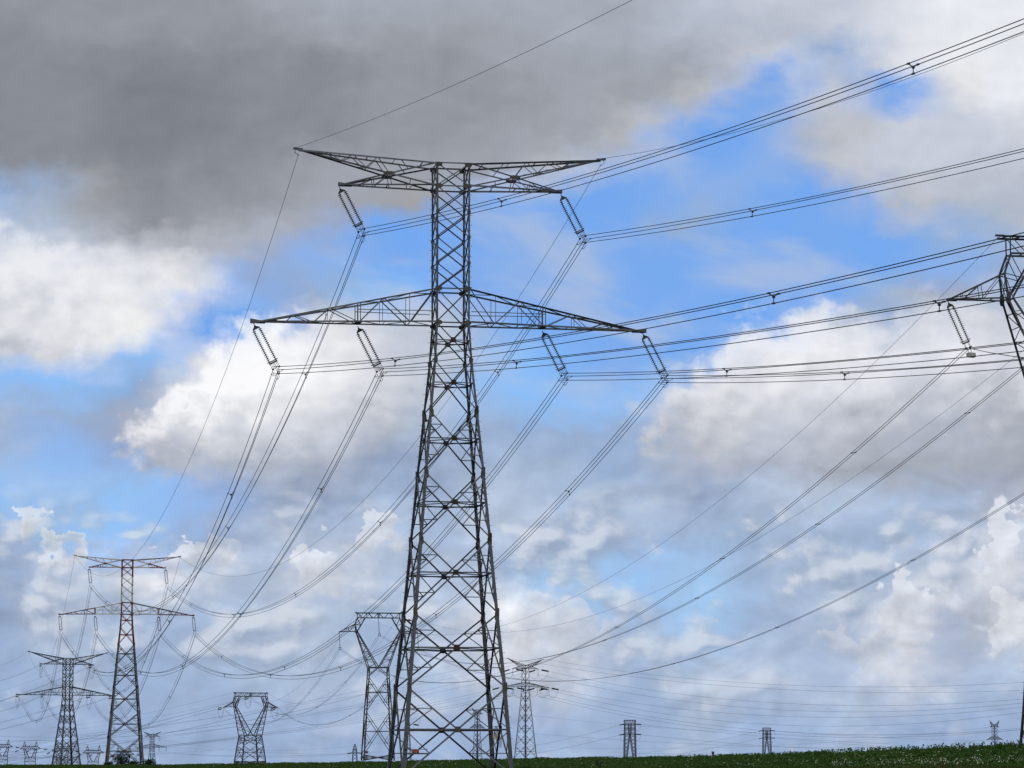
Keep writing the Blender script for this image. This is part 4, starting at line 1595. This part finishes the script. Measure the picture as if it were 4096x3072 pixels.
small_t("small dark pylon with horned top seen through the big pylon's right legs", 1909, 3032, 1800, R(40),
        [(-4, 2.35), (0, 2.15), (3, 2.0), (6, 1.85), (9, 1.7), (12, 1.55), (15, 1.4), (17.8, 1.3), (20, 1.25), (22.2, 1.2), (24.3, 1.15), (26, 1.1), (27.6, 1.1)],
        dict(zw=17.8, z2=20, zb=26, zt=27.6, wt=1.1, wl=1.28, peak=(4.3, 29.6), phase=(3.9, 26), low=(5.8, 17.7), hang=2.6, thick=1.35, mat=DARKSTEEL))
small_t("tiny horned pylon sunk behind the crop at far right", 3980, 3012, 2200, R(30),
        [(-3, 2.1), (0, 1.95), (3, 1.8), (6.2, 1.65), (9.6, 1.5), (12, 1.5), (14.4, 1.5), (16.7, 1.5), (18.9, 1.5), (20.6, 1.5)],
        dict(zw=9.6, z2=12, zb=18.9, zt=20.6, wt=1.5, wl=1.5, peak=(4.4, 23.3), phase=(4.0, 18.8), low=(7.6, 9.6), hang=3.6, thick=1.5))
small_t("pale slender pylon with hanging strings just right of the red and white pylon", 607, 3056, 2400, R(30),
        [(-3, 2.6), (0, 2.4), (4.4, 2.1), (8.8, 1.85), (13.2, 1.6), (15.6, 1.55), (18.6, 1.5), (21.6, 1.5), (23.4, 1.5)],
        dict(zw=13.2, z2=15.6, zb=21.6, zt=23.4, wt=1.5, wl=1.58, peak=(7.4, 25.4), phase=(6.6, 21.5), low=(12.4, 13.1), hang=6.0, thick=1.6))
sv = None
for x, z, w in ((6.6, 21.5, 'right upper arm'), (12.3, 13.0, 'right lower arm tip'), (6.0, 13.0, 'right lower arm middle'), (-12.3, 13.0, 'left lower arm tip')):
    p = to_world((x, 0, z), tuple(at(607, 3056, 2400)), R(30))
    B = MB()
    B.tube([(0, 0, 0), (0, 0, -3.4)], 0.13, FIT, 5)
    for j in range(6):
        B.lathe((0, 0, -0.4 - 0.5 * j), (0, 0, -1), [(0, 0.1), (0.1, 0.24), (0.3, 0.1)], GLASS, 6)
    o = B.build('insulator_string')
    o.location = tuple(p)
    tag(o, "tiny hanging string on the pale slender pylon's " + w, 'insulator', 'insulators of the pale slender pylon')


def mast_frame(B, lv, mt, tk, cx=0.0, bend=None, ybend=1.0):
    """four legs and X bracing through levels (z, half x, half y, centre x)"""
    def c(i, q):
        z, wx, wy, ox = lv[i]
        return V3((ox + q[0] * wx, q[1] * wy, z))
    for q in CORN:
        for i in range(len(lv) - 1):
            B.bar(c(i, q), c(i + 1, q), 0.17 * tk, mt)
    for f in range(4):
        a, b = CORN[f], CORN[(f + 1) % 4]
        for i in range(len(lv) - 1):
            B.bar(c(i, a), c(i + 1, b), 0.075 * tk, mt)
            B.bar(c(i, b), c(i + 1, a), 0.075 * tk, mt)


def square_gantry(label, px, base_py, dist, k, rz):
    root = thing('square_pylon', label, 'pylon', tuple(at(px, base_py, dist)), rz, 'square pylons on the skyline')
    root.scale = (k, k, k)
    mt, tk = DARKSTEEL, 1.75
    for s in (-1, 1):
        B = MB()
        lo = [(-4, 0.62, 0.8), (0, 0.62, 0.8), (2.6, 0.6, 0.75), (5.2, 0.6, 0.72), (7.8, 0.6, 0.7), (10.9, 0.6, 0.66)]
        # leaning inner leg and upright outer leg
        for fy in (-1, 1):
            for z0, z1 in ((-4, -2), (-2, 0), (0, 1.9), (1.9, 3.7), (3.7, 5.6), (5.6, 7.4), (7.4, 9.2), (9.2, 11)):
                xo0, xo1 = 2.95 - 0.02 * z0, 2.95 - 0.02 * z1
                B.bar((s * xo0, fy * 0.9, z0), (s * xo1, fy * 0.9, z1), 0.2 * tk, mt)
                xi0, xi1 = 1.6 - 0.15 * z0 * 0.95, 1.6 - 0.15 * z1 * 0.95
                B.bar((s * xi0, fy * 0.9, z0), (s * xi1, fy * 0.9, z1), 0.17 * tk, mt)
                B.bar((s * xo0, fy * 0.9, z0), (s * xi1, fy * 0.9, z1), 0.07 * tk, mt)
                B.bar((s * xi0, fy * 0.9, z0), (s * xo1, fy * 0.9, z1), 0.07 * tk, mt)
        for z in (0, 3.7, 7.4, 11):
            for x in (2.95 - 0.02 * z, 1.6 - 0.1425 * z):
                B.bar((s * x, -0.9, z), (s * x, 0.9, z), 0.06 * tk, mt)
        B.build('leg', root)
        B = MB()
        mast_frame(B, [(11, 1.15, 0.9, s * 1.6), (12.3, 1.13, 0.87, s * 1.6), (13.6, 1.12, 0.85, s * 1.6), (14.8, 1.11, 0.82, s * 1.61), (16, 1.1, 0.8, s * 1.62)], mt, tk * 0.8)
        B.build('column', root)
    B = MB()
    for z, w in ((11, 2.8), (13.6, 2.75), (16, 2.75)):
        for fy in (-1, 1):
            B.bar((-w, fy * 0.9, z), (w, fy * 0.9, z), 0.2 * tk, mt)
    B.build('cross_beam', root)
    B = MB()
    for fy in (-1, 1):
        B.bar((-2.85, fy * 0.8, 17.9), (2.85, fy * 0.8, 17.9), 0.2 * tk, mt)
        for j in range(8):
            x0, x1 = -2.8 + 0.7 * j, -2.8 + 0.7 * (j + 1)
            z0, z1 = (16, 17.9) if j % 2 else (17.9, 16)
            B.bar((x0, fy * 0.8, z0), (x1, fy * 0.8, z1), 0.08 * tk, mt)
        for x in (-2.8, 2.8):
            B.bar((x, fy * 0.8, 16), (x, fy * 0.8, 17.9), 0.13 * tk, mt)
    B.build('top_beam', root)
    return root


G1 = ("left of the two small square topped pylons on the skyline", 2520, 3026, 1500.0, 1.0)
G2 = ("smaller square topped pylon farther right on the skyline", 3068, 3016, 2080.0, 1.0)
for (lb, px, py, dd, kk) in (G1, G2):
    square_gantry(lb, px, py, dd, kk, R(14))
tt = tension_proto('tension_insulator', True, 3.6, 0.16, 0.2)
first = True
LN = 'lines of the square topped pylons'
for gi, (lb, px, py, dd, kk) in enumerate((G1, G2)):
    nm = ('nearer', 'smaller')[gi]
    L_ = tuple(at(px, py, dd))
    ends = {('left', 'upper'): [(2020, 3000), (2480, 3026)][gi], ('left', 'lower'): [(1960, 3040), (2560, 3036)][gi],
            ('right', 'upper'): [(3560, 2975), (4000, 2965)][gi], ('right', 'lower'): [(3420, 3000), (3900, 3000)][gi]}
    for (sd_, hv), e in ends.items():
        p = to_world((-2.8 if sd_ == 'left' else 2.8, 0, 16 if hv == 'upper' else 11), L_, R(14))
        far = at(e[0], e[1], dd + 60)
        d = unit(far - p)
        o = tt if first else copy_tree(tt)
        first = False
        lay(o, p, d, 0.75)
        tag(o, "tiny %s tension insulator pulling %s on the %s square topped pylon" % (hv, sd_, nm), 'insulator', 'insulators of the square topped pylons')
        wire('power_line', "faint line running %s from the %s beam of the %s square topped pylon" % (sd_, hv, nm), p + d * 3.3, far, 1.2, 0.045, FARWIRE, LN)


def twin_peak(label, px, base_py, dist, rz):
    root = thing('twin_peak_pylon', label, 'pylon', tuple(at(px, base_py, dist)), rz, 'twin peaked pylons at lower left')
    mt, tk = DARKSTEEL, 2.5
    for s in (-1, 1):
        B = MB()
        mast_frame(B, [(5.4, 1.4, 0.9, s * 1.75), (7.3, 1.0, 0.8, s * 2.45), (9.3, 0.75, 0.75, s * 3.1), (11.2, 0.6, 0.75, s * 3.75)], mt, tk * 0.95)
        B.build('fork', root)
        B = MB()
        mast_frame(B, [(12.9, 0.85, 0.7, s * 3.6), (14.2, 0.55, 0.5, s * 3.75), (15.6, 0.16, 0.16, s * 3.86)], mt, tk * 0.7)
        B.tube([(s * 3.86, 0, 15.5), (s * 3.86, 0, 16.3), (s * 3.86 + 0.45, 0, 16.45), (s * 3.86 + 0.75, 0, 16.25)], 0.09, mt, 4)
        B.tube([(s * 3.86, 0, 16.3), (s * 3.86 - 0.45, 0, 16.4)], 0.08, mt, 4)
        B.build('peak', root)
        B = MB()
        for fy in (-1, 1):
            B.bar((s * 4.5, fy * 0.75, 12.9), (s * 6.6, 0, 11.3), 0.14 * tk, mt)
            B.bar((s * 4.5, fy * 0.75, 11.2), (s * 6.6, 0, 11.3), 0.14 * tk, mt)
            B.bar((s * 4.5, fy * 0.75, 11.2), (s * 5.3, fy * 0.45, 12.3), 0.07 * tk, mt)
            B.bar((s * 5.3, fy * 0.45, 12.3), (s * 5.7, fy * 0.3, 11.3), 0.07 * tk, mt)
        B.build('side_arm', root)
        for cy in (-1, 1):
            B = MB()
            B.bar((s * 3.2, cy * 1.0, -6), (s * 3.45, cy * 0.95, 5.4), 0.17 * tk, mt)
            B.build('leg', root)
    B = MB()
    mast_frame(B, [(-3.2, 3.25, 1.0, 0), (0.4, 3.33, 1.0, 0), (3.2, 3.4, 1.0, 0), (5.4, 3.45, 0.95, 0)], mt, tk * 0.7)
    for z in (3.2, 5.4):
        for fy in (-1, 1):
            B.bar((-3.42, fy * 0.97, z), (3.42, fy * 0.97, z), 0.12 * tk, mt)
    B.build('bracing', root)
    B = MB()
    for fy in (-1, 1):
        for z in (11.2, 12.9):
            B.bar((-4.5, fy * 0.75, z), (4.5, fy * 0.75, z), 0.2 * tk, mt)
        xs = np.linspace(-4.5, 4.5, 15)
        for j in range(14):
            z0, z1 = (11.2, 12.9) if j % 2 else (12.9, 11.2)
            B.bar((xs[j], fy * 0.75, z0), (xs[j + 1], fy * 0.75, z1), 0.08 * tk, mt)
    B.build('cross_beam', root)
    return root


TP = [("twin peaked pylon cut off by the left edge of the view", 8, 3059, 1950),
      ("twin peaked pylon standing clear between the left edge and the dark pylon", 120, 3066, 1950),
      ("twin peaked pylon seen through the dark tension pylon's legs", 247, 3074, 1950),
      ("twin peaked pylon between the dark pylon and the red and white pylon", 372, 3082, 1950),
      ("twin peaked pylon seen through the red and white pylon's legs", 494, 3089, 1950)]
tq = tension_proto('tension_insulator', False, 2.6, 0.2)
first = True
for i, (lb, px, py, dd) in enumerate(TP):
    twin_peak(lb, px, py, dd, R(8))
    L_ = tuple(at(px, py, dd))
    who = ('cut off', 'free standing', 'middle', 'fourth', 'rightmost')[i]
    for x, z, wv in ((-6.6, 11.2, 'left'), (6.6, 11.2, 'right'), (0.3, 10.9, 'middle')):
        if i == 0 and wv == 'left':
            continue
        p = to_world((x, 0, z), L_, R(8))
        d = V3((0.95, 0.0, -0.06)) if wv == 'right' else V3((-0.55, -0.6, -0.42))
        o = tq if first else copy_tree(tq)
        first = False
        lay(o, p, d, 0.8)
        tag(o, "tiny dark insulator at the %s of the %s twin peaked pylon" % (wv, who), 'insulator', 'insulators of the twin peaked pylons')

# narrow single mast with a pointed top
root = thing('pointed_pylon', "short pointed pylon low on the skyline left of the big pylon's feet", 'pylon', tuple(at(1419, 3062, 1700)), R(10))
B = MB()
mast_frame(B, [(-3, 1.55, 1.5, 0), (0, 1.4, 1.35, 0), (2.9, 1.3, 1.2, 0), (4.9, 1.2, 1.1, 0), (6.7, 1.12, 1.0, 0), (7.6, 1.08, 1.0, 0), (8.8, 1.05, 1.0, 0)], DARKSTEEL, 1.6)
B.build('mast', root)
B = MB()
mast_frame(B, [(8.8, 1.0, 0.95, 0), (9.9, 0.75, 0.7, 0), (11, 0.5, 0.45, 0), (12, 0.2, 0.2, 0)], DARKSTEEL, 1.5)
B.build('peak', root)
B = MB()
for z in (6.9, 8.8):
    for fy in (-1, 1):
        B.bar((-1.15, fy, z), (1.15, fy, z), 0.35, DARKSTEEL)
B.build('cross_beam', root)
for sdx, dv, wv in ((-1.2, (-1, 0, -0.2), 'left'), (1.2, (1, 0, -0.16), 'right')):
    o = copy_tree(tt)
    p = to_world((sdx, 0, 7.2), tuple(at(1419, 3062, 1700)), R(10))
    lay(o, p, V3(dv), 0.75)
    tag(o, "tiny %s hand insulator of the short pointed pylon" % wv, 'insulator', 'insulators of the short pointed pylon')
    far = at(700, 3014, 1720) if wv == 'left' else at(1990, 3052, 1720)
    wire('power_line', "faint line running %s from the short pointed pylon" % wv, p + unit(V3(dv)) * 3.3, far, 1.4, 0.045, FARWIRE, 'lines of the short pointed pylon')

root = thing('slim_mast', "slim flat topped lattice mast seen behind the big pylon's left front leg", 'pylon', tuple(at(1631, 3040, 1700)), R(12))
B = MB()
mast_frame(B, [(-4, 1.9, 1.8, 0), (0, 1.75, 1.7, 0), (2.4, 1.6, 1.5, 0), (4.8, 1.5, 1.4, 0), (7.4, 1.35, 1.3, 0), (10, 1.22, 1.1, 0), (12.6, 1.1, 1.0, 0), (14.8, 1.0, 0.95, 0), (17, 0.92, 0.9, 0), (19, 0.9, 0.88, 0), (21.4, 0.88, 0.86, 0)], DARKSTEEL, 1.35)
B.build('mast', root)
for z, dv, wv in ((16.8, (1, 0, -0.06), 'lower'), (20.2, (1, 0, -0.15), 'upper')):
    o = copy_tree(tq)
    p = to_world((0.9, 0, z), tuple(at(1631, 3040, 1700)), R(12))
    lay(o, p, V3(dv), 1.0)
    tag(o, "tiny %s insulator pulling right on the slim flat topped mast" % wv, 'insulator', 'insulators of the slim mast')

# far lines crossing the low sky
FAR = [((-60, 2962), (1520, 2760), 950, 5, 'faint line rising right low across the sky behind the red and white pylon'),
       ((-60, 3010), (500, 2990), 1900, 1, 'faint line low behind the dark tension pylon'),
       ((-60, 3028), (900, 2996), 1900, 2, 'faint lowest line behind the twin peaked pylons'),
       ((560, 2975), (1560, 2968), 2300, 6, 'faint nearly level line left of the big pylon'),
       ((640, 3008), (1580, 2999), 2300, 5, 'faint lower level line left of the big pylon'),
       ((-60, 2940), (640, 2905), 1500, 3, 'faint line crossing in front of the pale slender pylon'),
       ((2060, 2928), (3700, 2990), 1700, 3, 'faint line falling right behind the two square topped pylons'),
       ((2100, 2858), (4180, 2914), 1900, 8, 'faint line sagging to the tiny horned pylon at far right'),
       ((2200, 2990), (3970, 2908), 2150, 6, 'faint line rising right to the tiny horned pylon top'),
       ((2500, 3012), (3950, 2960), 2150, 4, 'faint line rising right to the tiny horned pylon arm'),
       ((640, 2958), (1500, 3010), 2380, 5, 'faint line running right from the pale slender pylon')]
for a, b, dd, sg, lb in FAR:
    wire('power_line', lb, at(*a, dd), at(*b, dd + 80), sg, 0.04, FARWIRE, 'far lines crossing the low sky')

# ================================================================== small things on the big pylon
sg = thing('danger_sign', "small red plate sign between two rails low on the big pylon", 'sign', tuple(to_world((0, 0, 0), MLOC, PSI)), PSI)
B = MB()
yf = -4.34
for z in (2.17, 1.80):
    B.bar((-4.25, yf, z), (-2.42, yf, z), 0.045, DARKSTEEL)
B.build('sign_rail', sg)
B = MB()
for i in range(3):
    for j in range(2):
        B.plate((-3.54 + 0.185 * i, yf - 0.035, 2.07 - 0.15 * j), (0, -1, 0), (0, 0, 1), [(-0.082, -0.067), (-0.082, 0.067), (0.082, 0.067), (0.082, -0.067)], 0.02, SIGNRED if not (j == 1 and i != 1) else PLATE)
B.build('sign_plate', sg)
B = MB()
B.plate((-3.355, yf - 0.018, 1.995), (0, -1, 0), (0, 0, 1), [(-0.29, -0.155), (-0.29, 0.155), (0.29, 0.155), (0.29, -0.155)], 0.012, SIGNPALE)
B.build('sign_backing', sg)
for lb, px, py, dd in (("tiny red sign on the forked pylon behind the big pylon", 1466, 3009, 598.0), ("tiny red sign low on the red and white pylon", 452, 3024, 537.5)):
    B = MB()
    B.plate((0, 0, 0), (0, -1, 0), (0, 0, 1), [(-0.30, -0.17), (-0.30, 0.17), (0.30, 0.17), (0.30, -0.17)], 0.04, SIGNRED)
    B.bar((-0.7, 0.05, 0.2), (0.7, 0.05, 0.2), 0.05, DARKSTEEL)
    B.bar((-0.7, 0.05, -0.2), (0.7, 0.05, -0.2), 0.05, DARKSTEEL)
    o = B.build('danger_sign')
    o.location = tuple(at(px, py, dd))
    tag(o, lb, 'sign')

cb = thing('equipment_cabinet', "grey equipment cabinet with wire cage strapped to the big pylon's right rear leg", 'cabinet', tuple(to_world((4.32, 3.5, 2.7), MLOC, PSI)), PSI)
B = MB()
B.bar((-0.02, -0.2, 0.28), (-0.02, -0.2, 0.86), 0.34, BOX, 0.3)
B.bar((0.14, -0.12, -0.05), (0.14, -0.12, 0.8), 0.16, FIT, 0.16)
B.build('cabinet_body', cb)
B = MB()
for a in np.linspace(0, 2 * math.pi, 9)[:-1]:
    x, y = 0.02 + 0.16 * math.cos(a), -0.15 + 0.16 * math.sin(a)
    B.tube([(x, y, 0.86), (x * 0.9, y, 1.1), (0.02 + 0.08 * math.cos(a), -0.15 + 0.08 * math.sin(a), 1.28)], 0.014, FIT, 4)
B.bar((-0.22, -0.15, 1.3), (0.5, -0.15, 1.36), 0.05, DARKSTEEL)
B.bar((0.36, -0.15, 0.75), (0.48, -0.15, 1.36), 0.06, DARKSTEEL)
B.build('cage', cb)
B = MB()
B.tube([(0.3, -0.1, 0.8), (0.36, -0.1, 0.3), (0.32, -0.1, -0.4)], 0.025, FIT, 5)
B.tube([(0.4, -0.1, 1.0), (0.46, -0.1, 0.3), (0.42, -0.1, -0.4)], 0.02, FIT, 5)
B.build('cable', cb)

# bird perched on a step bolt of the left front leg
bp = at(1637.5, 2483, 236.6)
B = MB()
FEATH = material("brown_feathers", (0.05, 0.035, 0.025), 0.9, 0.0, 0.3, 20.0)
B.lathe((-0.14, 0, 0.09), (0.95, 0, -0.28), [(0, 0.02), (0.03, 0.045), (0.07, 0.055), (0.11, 0.06), (0.17, 0.075), (0.23, 0.065), (0.29, 0.035), (0.38, 0.022), (0.44, 0.012)], FEATH, 8)
B.lathe((-0.19, 0, 0.085), (1, 0, 0.15), [(0, 0.004), (0.05, 0.018)], FIT, 5)
B.tube([(-0.01, 0.02, 0.02), (-0.02, 0.02, -0.05)], 0.01, FIT, 4)
B.tube([(-0.01, -0.02, 0.02), (-0.02, -0.02, -0.05)], 0.01, FIT, 4)
o = B.build('bird')
o.location = tuple(bp)
tag(o, "small brown bird perched by the big pylon's left front leg", 'bird')
